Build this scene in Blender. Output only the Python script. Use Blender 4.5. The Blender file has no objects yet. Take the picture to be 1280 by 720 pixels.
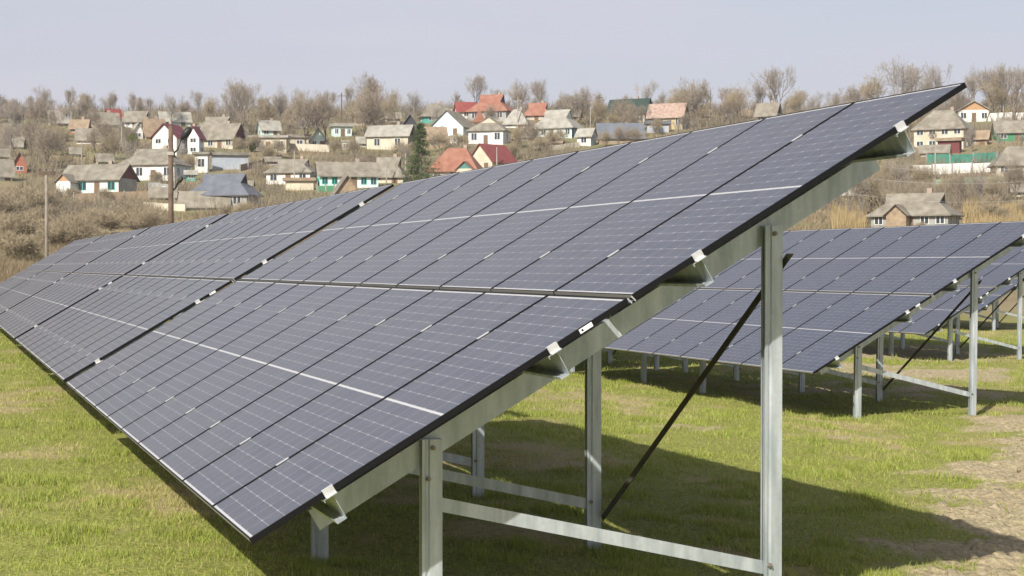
import bpy, math, random
import numpy as np
from mathutils import Vector, Matrix
R = math.radians
random.seed(7)
rng = np.random.default_rng(11)
SC = bpy.context.scene
COL = SC.collection

# ------------------------------------------------------------------ camera
F_PX, YAW, PIT = 2127.07, 0.284073, -0.012712      # solved from the table's panel grid (1280 px wide frame)
PX0, PY0 = 640 - 107.13, 360.0
CAM = np.array([-1.47857, -8.1188, 1.31797])
cam = bpy.data.cameras.new('camera'); camo = bpy.data.objects.new('camera', cam); COL.objects.link(camo)
cam.sensor_width = 36; cam.lens = F_PX / 1280 * 36; cam.shift_x = 107.13 / 1280
cam.clip_start = 0.1; cam.clip_end = 5000
camo.location = CAM; camo.rotation_euler = (math.pi / 2 + PIT, 0, -YAW)
SC.camera = camo

# ------------------------------------------------------------------ sky, sun, exposure
SUN = Vector((-0.90, -0.95, 1.0)).normalized()
W = bpy.data.worlds.new('World'); SC.world = W; W.use_nodes = True
nt = W.node_tree; nt.nodes.clear()
out = nt.nodes.new('ShaderNodeOutputWorld'); bg = nt.nodes.new('ShaderNodeBackground'); bg.inputs[1].default_value = 0.10
sky = nt.nodes.new('ShaderNodeTexSky'); sky.sky_type = 'NISHITA'; sky.sun_disc = False
sky.sun_elevation = math.asin(SUN.z); sky.sun_rotation = math.atan2(SUN.x, SUN.y)
sky.dust_density = 3.0; sky.air_density = 1.0; sky.ozone_density = 1.0; sky.altitude = 100
tc = nt.nodes.new('ShaderNodeTexCoord'); mp = nt.nodes.new('ShaderNodeMapping'); mp.inputs['Scale'].default_value = (1.2, 1.2, 9)
nz = nt.nodes.new('ShaderNodeTexNoise'); nz.inputs['Scale'].default_value = 1.6; nz.inputs['Detail'].default_value = 5
cr = nt.nodes.new('ShaderNodeMapRange'); cr.inputs[1].default_value = .3; cr.inputs[2].default_value = .7
cr.inputs[3].default_value = 0.55; cr.inputs[4].default_value = 0.95
mx = nt.nodes.new('ShaderNodeMix'); mx.data_type = 'RGBA'
mx.inputs[7].default_value = (5.1, 5.0, 5.62, 1)        # thin veil of high cloud
nt.links.new(tc.outputs['Generated'], mp.inputs[0]); nt.links.new(mp.outputs[0], nz.inputs[0]); nt.links.new(nz.outputs[0], cr.inputs[0])
sz = nt.nodes.new('ShaderNodeSeparateXYZ'); nt.links.new(tc.outputs['Generated'], sz.inputs[0])
ev = nt.nodes.new('ShaderNodeMapRange'); ev.inputs[1].default_value = .05; ev.inputs[2].default_value = .75; ev.inputs[3].default_value = 1.15; ev.inputs[4].default_value = .22
nt.links.new(sz.outputs[2], ev.inputs[0])          # the veil thins out overhead
mu = nt.nodes.new('ShaderNodeMath'); mu.operation = 'MULTIPLY'; mu.use_clamp = True; nt.links.new(cr.outputs[0], mu.inputs[0]); nt.links.new(ev.outputs[0], mu.inputs[1])
nt.links.new(mu.outputs[0], mx.inputs[0]); nt.links.new(sky.outputs[0], mx.inputs[6]); nt.links.new(mx.outputs[2], bg.inputs[0])
nt.links.new(bg.outputs[0], out.inputs[0])
sl = bpy.data.lights.new('sun', 'SUN'); sl.energy = 5.0; sl.angle = R(0.6); sl.color = (1, .955, .88)
so = bpy.data.objects.new('sun', sl); COL.objects.link(so); so.rotation_euler = SUN.to_track_quat('Z', 'Y').to_euler()
SC.view_settings.view_transform = 'Standard'; SC.view_settings.look = 'None'; SC.view_settings.gamma = 1
SC.view_settings.use_curve_mapping = False; SC.view_settings.exposure = 0.42
SC.render.engine = 'CYCLES'; SC.cycles.max_bounces = 6; SC.cycles.transparent_max_bounces = 8

# ------------------------------------------------------------------ pixel <-> world maths (to find where things stand)
Fv = np.array([math.sin(YAW) * math.cos(PIT), math.cos(YAW) * math.cos(PIT), math.sin(PIT)])
Rv = np.array([math.cos(YAW), -math.sin(YAW), 0.0]); Uv = np.cross(Rv, Fv)
def ray(x, y): return Fv + Rv * (x - PX0) / F_PX - Uv * (y - PY0) / F_PX
def project(P):
    d = np.asarray(P, float) - CAM; z = d @ Fv
    return PX0 + F_PX * (d @ Rv) / z, PY0 - F_PX * (d @ Uv) / z, z

# ------------------------------------------------------------------ numpy value noise
_perm = np.random.default_rng(3).random((256, 256))
def vnoise(x, y):
    xi = np.floor(x).astype(int); yi = np.floor(y).astype(int); fx = x - xi; fy = y - yi
    fx = fx * fx * (3 - 2 * fx); fy = fy * fy * (3 - 2 * fy)
    a = _perm[xi & 255, yi & 255]; b = _perm[(xi + 1) & 255, yi & 255]; c = _perm[xi & 255, (yi + 1) & 255]; d = _perm[(xi + 1) & 255, (yi + 1) & 255]
    return (a * (1 - fx) + b * fx) * (1 - fy) + (c * (1 - fx) + d * fx) * fy
def fbm(x, y, o=4, g=.5):
    s = 0; a = 1; n = 0
    for i in range(o):
        s = s + a * vnoise(x * 2 ** i + 17.3 * i, y * 2 ** i + 5.7 * i); n += a; a *= g
    return s / n
def sst(a, b, x):
    t = np.clip((x - a) / (b - a), 0, 1); return t * t * (3 - 2 * t)
PD = [0, 85, 110, 150, 200, 240, 280, 330, 380, 430, 500, 700, 1500]
PZ = [0, 0, .9, 3.2, 6.4, 10.3, 15.6, 24.5, 34, 41.2, 45, 48, 50]
def base_z(x, y):
    x = np.asarray(x, float); y = np.asarray(y, float)
    z = -.70 - .29 * np.clip((x - 2.8) / 9.5, 0, 1) - .04 * sst(14, 23, x) + .12 * sst(24, 33, x)
    d = np.hypot(x - CAM[0], y - CAM[1])
    z = z + np.interp(d, PD, PZ)
    f = sst(90, 200, d)
    return z + f * (fbm(x / 60, y / 60, 3) - .5) * 4.0
SOIL = [(9.9, 7.4, 1.3, .9), (8.9, 5.4, 1.4, 1.0), (5.2, 1.2, 1.0, 1.0), (6.4, 2.6, 1.0, 1.0), (7.7, 3.9, 1.3, 1.0), (12.8, 10.4, 1.5, 1.0), (14.9, 12.6, 2.0, 1.0), (11.6, 8.5, 1.4, 1.0),
        (10.2, 12.1, 1.6, .30), (8.2, 12.6, 1.5, .30), (6.6, 13.5, 1.2, .28), (4.4, 7.3, .5, .3), (16, 20, 3, .5), (19, 25, 4, .6), (24, 33, 5, .7)]
def soil_mask(x, y):
    m = 0 * x
    for sx, sy, rr, a in SOIL: m = np.maximum(m, min(a, 1.0) * np.exp(-((x - sx) ** 2 + (y - sy) ** 2) / (rr * rr)))
    n = fbm(x * 1.3, y * 1.3, 5, .6)
    return sst(.36, .60, m * 1.15 + (n - .5) * 1.0)
def dry_mask(x, y):
    n = fbm(x * .45 + 31, y * .30 + 9, 5, .62)
    n = n + .16 * np.exp(-((x - 4.8) ** 2 + (y - 8.6) ** 2) / 5) + .10 * np.exp(-((x - 2.6) ** 2 + (y - 4) ** 2) / 3); n2 = fbm(x * 1.7 + 3, y * 1.4 + 5, 4, .6); return sst(.525, .70, n * .5 + n2 * .53)
def ground_z(x, y, fine=True):
    x = np.asarray(x, float); y = np.asarray(y, float)
    z = base_z(x, y)
    d = np.hypot(x - CAM[0], y - CAM[1])
    near = 1 - sst(60, 110, d)
    z = z + near * (fbm(x * .6, y * .6, 3) - .5) * .10
    if fine:
        s = soil_mask(x, y)
        z = z + near * ((fbm(x * 5, y * 5, 3) - .5) * .035 + s * (fbm(x * 7 + 9, y * 7, 5, .7) - .5) * .18)
    return z
def hit(px, py, dmin=20):
    r = ray(px, py); t = dmin
    lo = t
    while t < 1500:
        P = CAM + r * t
        if P[2] < float(base_z(P[0], P[1])):
            for _ in range(18):
                m = (lo + t) / 2; P = CAM + r * m
                if P[2] < float(base_z(P[0], P[1])): t = m
                else: lo = m
            return CAM + r * t, t
        lo = t; t += 2.0
    return CAM + r * 450, 450

# ------------------------------------------------------------------ materials
def mat(name, col, rough=.8, metal=0, noise=None, nscale=3, spec=.3, bump=0, detail=5, coat=0):
    """noise = second colour mixed in by a noise in object space"""
    m = bpy.data.materials.new(name); m.use_nodes = True; t = m.node_tree; b = t.nodes['Principled BSDF']
    b.inputs['Base Color'].default_value = (*col, 1); b.inputs['Roughness'].default_value = rough; b.inputs['Metallic'].default_value = metal
    b.inputs['Specular IOR Level'].default_value = spec
    if noise or bump:
        c = t.nodes.new('ShaderNodeTexCoord'); n = t.nodes.new('ShaderNodeTexNoise'); n.inputs['Scale'].default_value = nscale; n.inputs['Detail'].default_value = detail
        t.links.new(c.outputs['Object'], n.inputs[0])
        if noise:
            rp = t.nodes.new('ShaderNodeValToRGB'); rp.color_ramp.elements[0].position = .35; rp.color_ramp.elements[1].position = .66
            rp.color_ramp.elements[0].color = (*col, 1); rp.color_ramp.elements[1].color = (*noise, 1)
            t.links.new(n.outputs[0], rp.inputs[0]); t.links.new(rp.outputs[0], b.inputs['Base Color'])
        if bump:
            bp = t.nodes.new('ShaderNodeBump'); bp.inputs['Strength'].default_value = bump; bp.inputs['Distance'].default_value = .02
            t.links.new(n.outputs[0], bp.inputs['Height']); t.links.new(bp.outputs[0], b.inputs['Normal'])
    return m
def N(t, k, **kw):
    n = t.nodes.new(k)
    for a, v in kw.items(): setattr(n, a, v)
    return n
def math_node(t, op, a, b=None, c=None):
    n = t.nodes.new('ShaderNodeMath'); n.operation = op
    for i, v in enumerate((a, b, c)):
        if v is None: continue
        if isinstance(v, (int, float)): n.inputs[i].default_value = v
        else: t.links.new(v, n.inputs[i])
    return n.outputs[0]

def galvanised():
    m = bpy.data.materials.new('galvanised_steel'); m.use_nodes = True; t = m.node_tree; b = t.nodes['Principled BSDF']
    c = N(t, 'ShaderNodeTexCoord'); mp_ = N(t, 'ShaderNodeMapping'); mp_.inputs['Scale'].default_value = (14, 14, 2.2)
    n = N(t, 'ShaderNodeTexNoise'); n.inputs['Scale'].default_value = 1.0; n.inputs['Detail'].default_value = 6
    v = N(t, 'ShaderNodeTexVoronoi'); v.inputs['Scale'].default_value = 45
    t.links.new(c.outputs['Object'], mp_.inputs[0]); t.links.new(mp_.outputs[0], n.inputs[0]); t.links.new(c.outputs['Object'], v.inputs[0])
    rp = N(t, 'ShaderNodeValToRGB'); rp.color_ramp.elements[0].position = .3; rp.color_ramp.elements[1].position = .7
    rp.color_ramp.elements[0].color = (.31, .42, .47, 1); rp.color_ramp.elements[1].color = (.58, .67, .72, 1)
    t.links.new(n.outputs[0], rp.inputs[0])
    mx_ = N(t, 'ShaderNodeMix', data_type='RGBA', blend_type='MULTIPLY'); mx_.inputs[0].default_value = .10
    t.links.new(rp.outputs[0], mx_.inputs[6]); t.links.new(v.outputs['Color'], mx_.inputs[7])
    hs = N(t, 'ShaderNodeHueSaturation'); hs.inputs['Saturation'].default_value = .5; t.links.new(mx_.outputs[2], hs.inputs['Color'])
    t.links.new(hs.outputs[0], b.inputs['Base Color'])
    b.inputs['Metallic'].default_value = .5
    r = N(t, 'ShaderNodeMapRange'); r.inputs[3].default_value = .30; r.inputs[4].default_value = .52; t.links.new(n.outputs[0], r.inputs[0]); t.links.new(r.outputs[0], b.inputs['Roughness'])
    return m

PW, PL, PITCH, GAP = 1.134, 2.279, 1.154, 0.032
def glass_mat():
    m = bpy.data.materials.new('solar_glass'); m.use_nodes = True; t = m.node_tree; b = t.nodes['Principled BSDF']
    c = N(t, 'ShaderNodeTexCoord'); s = N(t, 'ShaderNodeSeparateXYZ'); t.links.new(c.outputs['Object'], s.inputs[0])
    v, u = s.outputs[0], s.outputs[1]
    cu = (PW - .030) / 6; hv = PL / 2 - .024 - .008; cv = hv / 12
    fu = math_node(t, 'FRACT', math_node(t, 'DIVIDE', math_node(t, 'SUBTRACT', u, .015), cu))
    va = math_node(t, 'SUBTRACT', math_node(t, 'ABSOLUTE', math_node(t, 'SUBTRACT', v, PL / 2)), .008)
    fv = math_node(t, 'FRACT', math_node(t, 'DIVIDE', va, cv))
    def dist(f, w): return math_node(t, 'MULTIPLY', math_node(t, 'SUBTRACT', .5, math_node(t, 'ABSOLUTE', math_node(t, 'SUBTRACT', f, .5))), w)
    du = dist(fu, cu); dv = dist(fv, cv)
    lu = math_node(t, 'LESS_THAN', du, .0017); lv = math_node(t, 'LESS_THAN', dv, .0014)
    dia = math_node(t, 'LESS_THAN', math_node(t, 'ADD', du, dv), .0095)
    line = math_node(t, 'MAXIMUM', math_node(t, 'MAXIMUM', lu, lv), dia)
    mid = math_node(t, 'LESS_THAN', va, 0.0); end = math_node(t, 'GREATER_THAN', va, hv)
    white = math_node(t, 'MAXIMUM', mid, end)
    # busbars: ten fine silver wires along each cell
    fb = math_node(t, 'FRACT', math_node(t, 'MULTIPLY', fu, 10)); bus = math_node(t, 'LESS_THAN', dist(fb, cu / 10), .00045)
    nz_ = N(t, 'ShaderNodeTexNoise'); nz_.inputs['Scale'].default_value = 1.3; nz_.inputs['Detail'].default_value = 3
    t.links.new(c.outputs['Object'], nz_.inputs[0])
    # every cell slightly different
    wn = N(t, 'ShaderNodeTexWhiteNoise', noise_dimensions='2D'); cb = N(t, 'ShaderNodeCombineXYZ')
    t.links.new(math_node(t, 'FLOOR', math_node(t, 'DIVIDE', math_node(t, 'SUBTRACT', u, .015), cu)), cb.inputs[0])
    oi = N(t, 'ShaderNodeObjectInfo')
    t.links.new(math_node(t, 'ADD', math_node(t, 'FLOOR', math_node(t, 'DIVIDE', v, cv)), math_node(t, 'MULTIPLY', oi.outputs['Random'], 50)), cb.inputs[1])
    t.links.new(cb.outputs[0], wn.inputs[0])
    def mixc(f, a, b_):
        n = N(t, 'ShaderNodeMix', data_type='RGBA')
        for i, x in ((0, f), (6, a), (7, b_)):
            if isinstance(x, (float, int)): n.inputs[i].default_value = x
            elif isinstance(x, tuple): n.inputs[i].default_value = (*x, 1)
            else: t.links.new(x, n.inputs[i])
        return n.outputs[2]
    cell = mixc(wn.outputs[0], CELL_A, CELL_B); cell = mixc(math_node(t, 'MULTIPLY', oi.outputs['Random'], .55), cell, (.022, .031, .057))
    cell = mixc(bus, cell, (.24, .25, .30))
    c1 = mixc(math_node(t, 'MAXIMUM', math_node(t, 'MULTIPLY', line, .42), math_node(t, 'MULTIPLY', dia, .62)), cell, (.52, .53, .56))
    c2 = mixc(white, c1, (.42, .42, .42))
    # thin uneven dust film
    nd = N(t, 'ShaderNodeTexNoise'); nd.inputs['Scale'].default_value = 5; nd.inputs['Detail'].default_value = 7; t.links.new(c.outputs['Object'], nd.inputs[0])
    df = N(t, 'ShaderNodeMapRange'); df.inputs[1].default_value = .3; df.inputs[2].default_value = .75; df.inputs[3].default_value = .015; df.inputs[4].default_value = .06
    t.links.new(nd.outputs[0], df.inputs[0])
    t.links.new(mixc(df.outputs[0], c2, (.52, .50, .46)), b.inputs['Base Color'])
    b.inputs['Roughness'].default_value = .55; b.inputs['Specular IOR Level'].default_value = .2
    b.inputs['Sheen Weight'].default_value = .24; b.inputs['Sheen Roughness'].default_value = .42; b.inputs['Sheen Tint'].default_value = (1, .85, .65, 1)
    b.inputs['Coat Weight'].default_value = .42; b.inputs['Coat IOR'].default_value = 1.42
    rr = N(t, 'ShaderNodeMapRange'); rr.inputs[3].default_value = .14; rr.inputs[4].default_value = .24; t.links.new(nd.outputs[0], rr.inputs[0])
    t.links.new(rr.outputs[0], b.inputs['Coat Roughness'])
    return m
CELL_A, CELL_B = (.008, .019, .048), (.012, .025, .060)

M = {}
M['galv'] = galvanised(); M['glass'] = glass_mat()
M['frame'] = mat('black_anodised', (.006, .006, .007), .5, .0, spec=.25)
M['frame_lit'] = mat('sunlit_anodised_edge', (.42, .41, .38), .45, .3)  # black frame where sun catches it, the lit look put into the colour
M['alu'] = mat('aluminium_clamp', (.66, .66, .65), .4, .4, noise=(.54, .54, .53), nscale=20)
M['white'] = mat('white_sticker', (.8, .8, .78), .5); M['ink'] = mat('printed_ink', (.02, .02, .02), .6)
M['wire'] = mat('grey_wire', (.45, .44, .42), .6); M['rust'] = mat('brown_steel', (.085, .075, .055), .5, .5, noise=(.13, .12, .10), nscale=8)
M['bolt'] = mat('bolt_steel', (.30, .27, .23), .45, .7)
M['cable'] = mat('cable_tie', (.66, .66, .62), .6)

# ------------------------------------------------------------------ mesh helpers
class MB:
    def __init__(s): s.v = []; s.f = []; s.mi = []
    def add(s, verts, faces, mi=0):
        o = len(s.v); s.v += [tuple(map(float, v)) for v in verts]
        for f in faces: s.f.append([o + i for i in f]); s.mi.append(mi)
    def box(s, x0, x1, y0, y1, z0, z1, mi=0, fmi=None):
        v = [(x0, y0, z0), (x1, y0, z0), (x1, y1, z0), (x0, y1, z0), (x0, y0, z1), (x1, y0, z1), (x1, y1, z1), (x0, y1, z1)]
        f = [(3, 2, 1, 0), (4, 5, 6, 7), (0, 1, 5, 4), (1, 2, 6, 5), (2, 3, 7, 6), (3, 0, 4, 7)]
        o = len(s.v); s.v += v
        for k, q in enumerate(f): s.f.append([o + i for i in q]); s.mi.append((fmi or {}).get(k, mi))
    def extrude(s, prof, p0, p1, ax, ay, mi=0, closed=True):
        """profile [(a,b)] swept from p0 to p1; ax, ay = 3D directions of profile axes"""
        p0 = np.array(p0, float); p1 = np.array(p1, float); ax = np.array(ax, float); ay = np.array(ay, float)
        n = len(prof); A = [p0 + ax * a + ay * b for a, b in prof]; B = [p1 + ax * a + ay * b for a, b in prof]
        f = [(i, (i + 1) % n, n + (i + 1) % n, n + i) for i in range(n)]
        f += [tuple(reversed(range(n))), tuple(range(n, 2 * n))]
        s.add(A + B, f, mi)
    def tube(s, pts, rad, n=6, mi=0):
        pts = [np.array(p, float) for p in pts]; o = len(s.v)
        if not hasattr(rad, '__len__'): rad = [rad] * len(pts)
        for k, p in enumerate(pts):
            d = pts[min(k + 1, len(pts) - 1)] - pts[max(k - 1, 0)]; d /= np.linalg.norm(d) + 1e-9
            a = np.cross(d, (0, 0, 1) if abs(d[2]) < .9 else (1, 0, 0)); a /= np.linalg.norm(a); b = np.cross(d, a)
            for i in range(n):
                t = 2 * math.pi * i / n; s.v.append(tuple(p + rad[k] * (a * math.cos(t) + b * math.sin(t))))
        for k in range(len(pts) - 1):
            for i in range(n):
                j = (i + 1) % n; s.f.append([o + k * n + i, o + k * n + j, o + (k + 1) * n + j, o + (k + 1) * n + i]); s.mi.append(mi)
        s.f.append([o + i for i in reversed(range(n))]); s.mi.append(mi)
        s.f.append([o + (len(pts) - 1) * n + i for i in range(n)]); s.mi.append(mi)
    def mesh(s, name, mats, smooth=False):
        me = bpy.data.meshes.new(name); me.from_pydata(s.v, [], s.f)
        for m in mats: me.materials.append(m)
        me.polygons.foreach_set('material_index', s.mi); me.polygons.foreach_set('use_smooth', [smooth] * len(s.f))
        me.update(); return me
    def build(s, name, mats, parent=None, loc=(0, 0, 0), rot=(0, 0, 0), smooth=False):
        if not isinstance(mats, (list, tuple)): mats = [mats]
        return obj(name, s.mesh(name, mats, smooth), parent, loc, rot)
def obj(name, me, parent=None, loc=(0, 0, 0), rot=(0, 0, 0)):
    o = bpy.data.objects.new(name, me); COL.objects.link(o); o.location = loc; o.rotation_euler = rot
    if parent: o.parent = parent
    return o
def tag(o, label=None, cat=None, group=None, kind=None):
    for k, v in (('label', label), ('category', cat), ('group', group), ('kind', kind)):
        if v: o[k] = v
    return o
def empty(name, loc, rz=0, label=None, cat=None, group=None):
    o = bpy.data.objects.new(name, None); COL.objects.link(o); o.location = loc; o.rotation_euler = (0, 0, rz)
    return tag(o, label, cat, group)
def copy_tree(o, parent=None):
    c = o.copy(); COL.objects.link(c); c.parent = parent
    for ch in list(o.children): copy_tree(ch, c)
    return c
def np_mesh(name, V, Fc, mats, attrs=None, smooth=False):
    me = bpy.data.meshes.new(name); k = Fc.shape[1]
    me.vertices.add(len(V)); me.vertices.foreach_set('co', np.asarray(V, np.float32).ravel())
    me.loops.add(Fc.size); me.loops.foreach_set('vertex_index', Fc.astype(np.int32).ravel())
    me.polygons.add(len(Fc)); me.polygons.foreach_set('loop_start', np.arange(0, Fc.size, k, dtype=np.int32))
    me.polygons.foreach_set('loop_total', np.full(len(Fc), k, np.int32))
    if smooth: me.polygons.foreach_set('use_smooth', np.ones(len(Fc), bool))
    me.update(calc_edges=True)
    for m in mats: me.materials.append(m)
    for an, a in (attrs or {}).items():
        at = me.attributes.new(an, 'FLOAT', 'POINT'); at.data.foreach_set('value', np.asarray(a, np.float32))
    return me

# ------------------------------------------------------------------ ground
def ground_material():
    m = bpy.data.materials.new('meadow_ground'); m.use_nodes = True; t = m.node_tree; b = t.nodes['Principled BSDF']
    b.inputs['Roughness'].default_value = .95; b.inputs['Specular IOR Level'].default_value = .1
    c = N(t, 'ShaderNodeTexCoord')
    def noise(s, d=6):
        n = N(t, 'ShaderNodeTexNoise'); n.inputs['Scale'].default_value = s; n.inputs['Detail'].default_value = d; t.links.new(c.outputs['Object'], n.inputs[0]); return n.outputs[0]
    def ramp(x, p0, c0, p1, c1):
        r = N(t, 'ShaderNodeValToRGB'); r.color_ramp.elements[0].position = p0; r.color_ramp.elements[1].position = p1
        r.color_ramp.elements[0].color = (*c0, 1); r.color_ramp.elements[1].color = (*c1, 1); t.links.new(x, r.inputs[0]); return r.outputs[0]
    def mix(f, a, b_):
        n = N(t, 'ShaderNodeMix', data_type='RGBA'); t.links.new(f, n.inputs[0]); t.links.new(a, n.inputs[6]); t.links.new(b_, n.inputs[7]); return n.outputs[2]
    def at(k): n = N(t, 'ShaderNodeAttribute', attribute_name=k); return n.outputs['Fac']
    grass = ramp(noise(26, 8), .30, (.12, .145, .024), .72, (.31, .29, .095))
    dry = ramp(noise(14), .35, (.25, .205, .095), .7, (.36, .30, .155))
    soil = ramp(noise(22, 8), .3, (.23, .185, .11), .7, (.43, .36, .225))
    hill = ramp(noise(.11, 8), .40, (.20, .165, .105), .60, (.28, .235, .15))
    hg = ramp(noise(.05, 4), .44, (.20, .155, .085), .56, (.13, .15, .045))
    hm = N(t, 'ShaderNodeMix', data_type='RGBA'); hm.inputs[0].default_value = .5; t.links.new(hill, hm.inputs[6]); t.links.new(hg, hm.inputs[7])
    col = mix(at('dry'), grass, dry); col = mix(at('soil'), col, soil); col = mix(at('far'), col, hm.outputs[2])
    t.links.new(col, b.inputs['Base Color'])
    bp = N(t, 'ShaderNodeBump'); bp.inputs['Strength'].default_value = .8; bp.inputs['Distance'].default_value = .03
    t.links.new(noise(30, 8), bp.inputs['Height']); t.links.new(bp.outputs[0], b.inputs['Normal'])
    return m
def build_ground():
    def steps(a, b, r):
        n = max(2, int(math.log(b / a) / math.log(r))); return list(np.geomspace(a, b, n, endpoint=False))
    rad = steps(.4, 8.5, 1.10) + steps(8.5, 45, 1.0034) + steps(45, 120, 1.012) + steps(120, 620, 1.016) + steps(620, 900, 1.08) + [900]
    rad = np.array(rad)
    a0 = YAW + R(2.9)       # the picture's middle
    fine = np.arange(a0 - R(23), a0 + R(23), R(.17)); coarse = np.arange(a0 + R(23), a0 + R(337) - R(1), R(4))
    ang = np.concatenate([fine, coarse]); na = len(ang); nr = len(rad)
    A, RR = np.meshgrid(ang, rad)
    X = CAM[0] + RR * np.sin(A); Y = CAM[1] + RR * np.cos(A); Z = ground_z(X, Y)
    V = np.stack([X.ravel(), Y.ravel(), Z.ravel()], -1)
    i = np.arange(nr - 1)[:, None] * na; j = np.arange(na)[None, :]; jn = (j + 1) % na
    Fq = np.stack([(i + j), (i + na + j), (i + na + jn), (i + jn)], -1).reshape(-1, 4)
    c = len(V); V = np.vstack([V, [CAM[0], CAM[1], float(ground_z(CAM[0], CAM[1]))]])
    x, y = V[:, 0], V[:, 1]; d = np.hypot(x - CAM[0], y - CAM[1])
    me = np_mesh('ground', V, Fq, [ground_material()], dict(dry=dry_mask(x, y), soil=soil_mask(x, y) * (1 - sst(45, 60, d)), far=sst(62, 95, d)), smooth=True)
    o = obj('ground', me); tag(o, kind='structure')
build_ground()

def blade_material(name, lush, lush2, dry_, dry2):
    m = bpy.data.materials.new(name); m.use_nodes = True; t = m.node_tree; b = t.nodes['Principled BSDF']
    b.inputs['Roughness'].default_value = .6; b.inputs['Specular IOR Level'].default_value = .25
    def at(k): return N(t, 'ShaderNodeAttribute', attribute_name=k).outputs['Fac']
    def mix(f, a, b_):
        n = N(t, 'ShaderNodeMix', data_type='RGBA'); t.links.new(f, n.inputs[0])
        for i, x in ((6, a), (7, b_)):
            if isinstance(x, tuple): n.inputs[i].default_value = (*x, 1)
            else: t.links.new(x, n.inputs[i])
        return n.outputs[2]
    col = mix(at('dry'), mix(at('rnd'), lush, lush2), mix(at('rnd'), dry_, dry2))
    t.links.new(col, b.inputs['Base Color'])
    tr = N(t, 'ShaderNodeBsdfTranslucent'); t.links.new(col, tr.inputs[0]); ms = N(t, 'ShaderNodeMixShader'); ms.inputs[0].default_value = .3
    t.links.new(b.outputs[0], ms.inputs[1]); t.links.new(tr.outputs[0], ms.inputs[2]); t.links.new(ms.outputs[0], t.nodes['Material Output'].inputs[0])
    return m
def blades(x, y, h, w, dryf, rnd, lean=.5):
    n = len(x); z = ground_z(x, y) - .01; a = rng.random(n) * 2 * math.pi; l = rng.random(n) * lean * h; b = rng.random(n) * 2 * math.pi
    base = np.stack([x, y, z], -1); dx = np.stack([np.cos(a), np.sin(a), 0 * a], -1) * (w / 2)[:, None]
    tip = base + np.stack([np.cos(b) * l, np.sin(b) * l, h], -1)
    V = np.stack([base - dx, base + dx, tip], 1).reshape(-1, 3); Fc = np.arange(3 * n).reshape(-1, 3)
    return V, Fc, dict(dry=np.repeat(dryf, 3), rnd=np.repeat(rnd, 3))
def build_grass():
    n = 950000; a0 = YAW + R(2.9)
    r = np.exp(rng.uniform(math.log(8.8), math.log(62), n)) ; a = a0 + R(1) * rng.uniform(-22, 22, n)
    x = CAM[0] + r * np.sin(a); y = CAM[1] + r * np.cos(a)
    s = soil_mask(x, y); dm = dry_mask(x, y) * .75; tuft = fbm(x * 2.2, y * 2.2, 3); cl = fbm(x * 9, y * 9, 2)
    keep = (rng.random(n) > s * .97) & (rng.random(n) < .30 + 1.6 * np.clip(tuft - .34, 0, 1)) & (cl > .33)
    x, y, r, dm, tuft, cl = [q[keep] for q in (x, y, r, dm, tuft, cl)]; n = len(x)
    h = (.013 + .034 * rng.random(n) ** 1.6 + .16 * np.clip(tuft - .52, 0, 1)) * (1 - .35 * dm) * (1 + r / 60)
    w = (.0036 + .0034 * rng.random(n)) * (1 + r / 24)
    dr = np.clip(dm * .9 + rng.random(n) * .8 - .28, 0, 1)
    V, Fc, at = blades(x, y, h, w, dr, rng.random(n), .9)
    m = blade_material('grass_blades', (.165, .25, .026), (.385, .42, .085), (.38, .33, .13), (.52, .45, .22))
    tag(obj('grass', np_mesh('grass', V, Fc, [m], at)), kind='stuff')
build_grass()
def build_clods():
    mb = MB(); n = 0
    while n < 1600:
        sx, sy, rr, a = SOIL[rng.integers(0, 14)]; x = sx + rng.normal() * rr * .8; y = sy + rng.normal() * rr * .8
        if float(soil_mask(np.array([x]), np.array([y]))[0]) < .3 or (rng.random() < .7 and y > 9): 
            n += 1; continue
        s = .007 + .034 * rng.random() ** 3; z = float(ground_z(x, y)); o = len(mb.v)
        P = rng.normal(size=(9, 3)); P /= np.linalg.norm(P, axis=1)[:, None]
        rings = []
        for k, (zz, q) in enumerate(((-.4, .8), (.15, 1.0), (.6, .65))):
            rings += [(x + s * q * math.cos(t + k) * rng.uniform(.75, 1.25), y + s * q * math.sin(t + k) * rng.uniform(.75, 1.25), z + s * (zz + rng.uniform(-.15, .15))) for t in np.linspace(0, 2 * math.pi, 6, endpoint=False)]
        f = [(k * 6 + i, k * 6 + (i + 1) % 6, k * 6 + 6 + (i + 1) % 6, k * 6 + 6 + i) for k in range(2) for i in range(6)] + [(12, 13, 14, 15, 16, 17)]
        mb.add(rings, f); n += 1
    tag(mb.build('soil_clods', mat('soil_clod', (.24, .19, .115), .95, noise=(.38, .32, .21), nscale=8)), kind='stuff')
build_clods()

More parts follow.
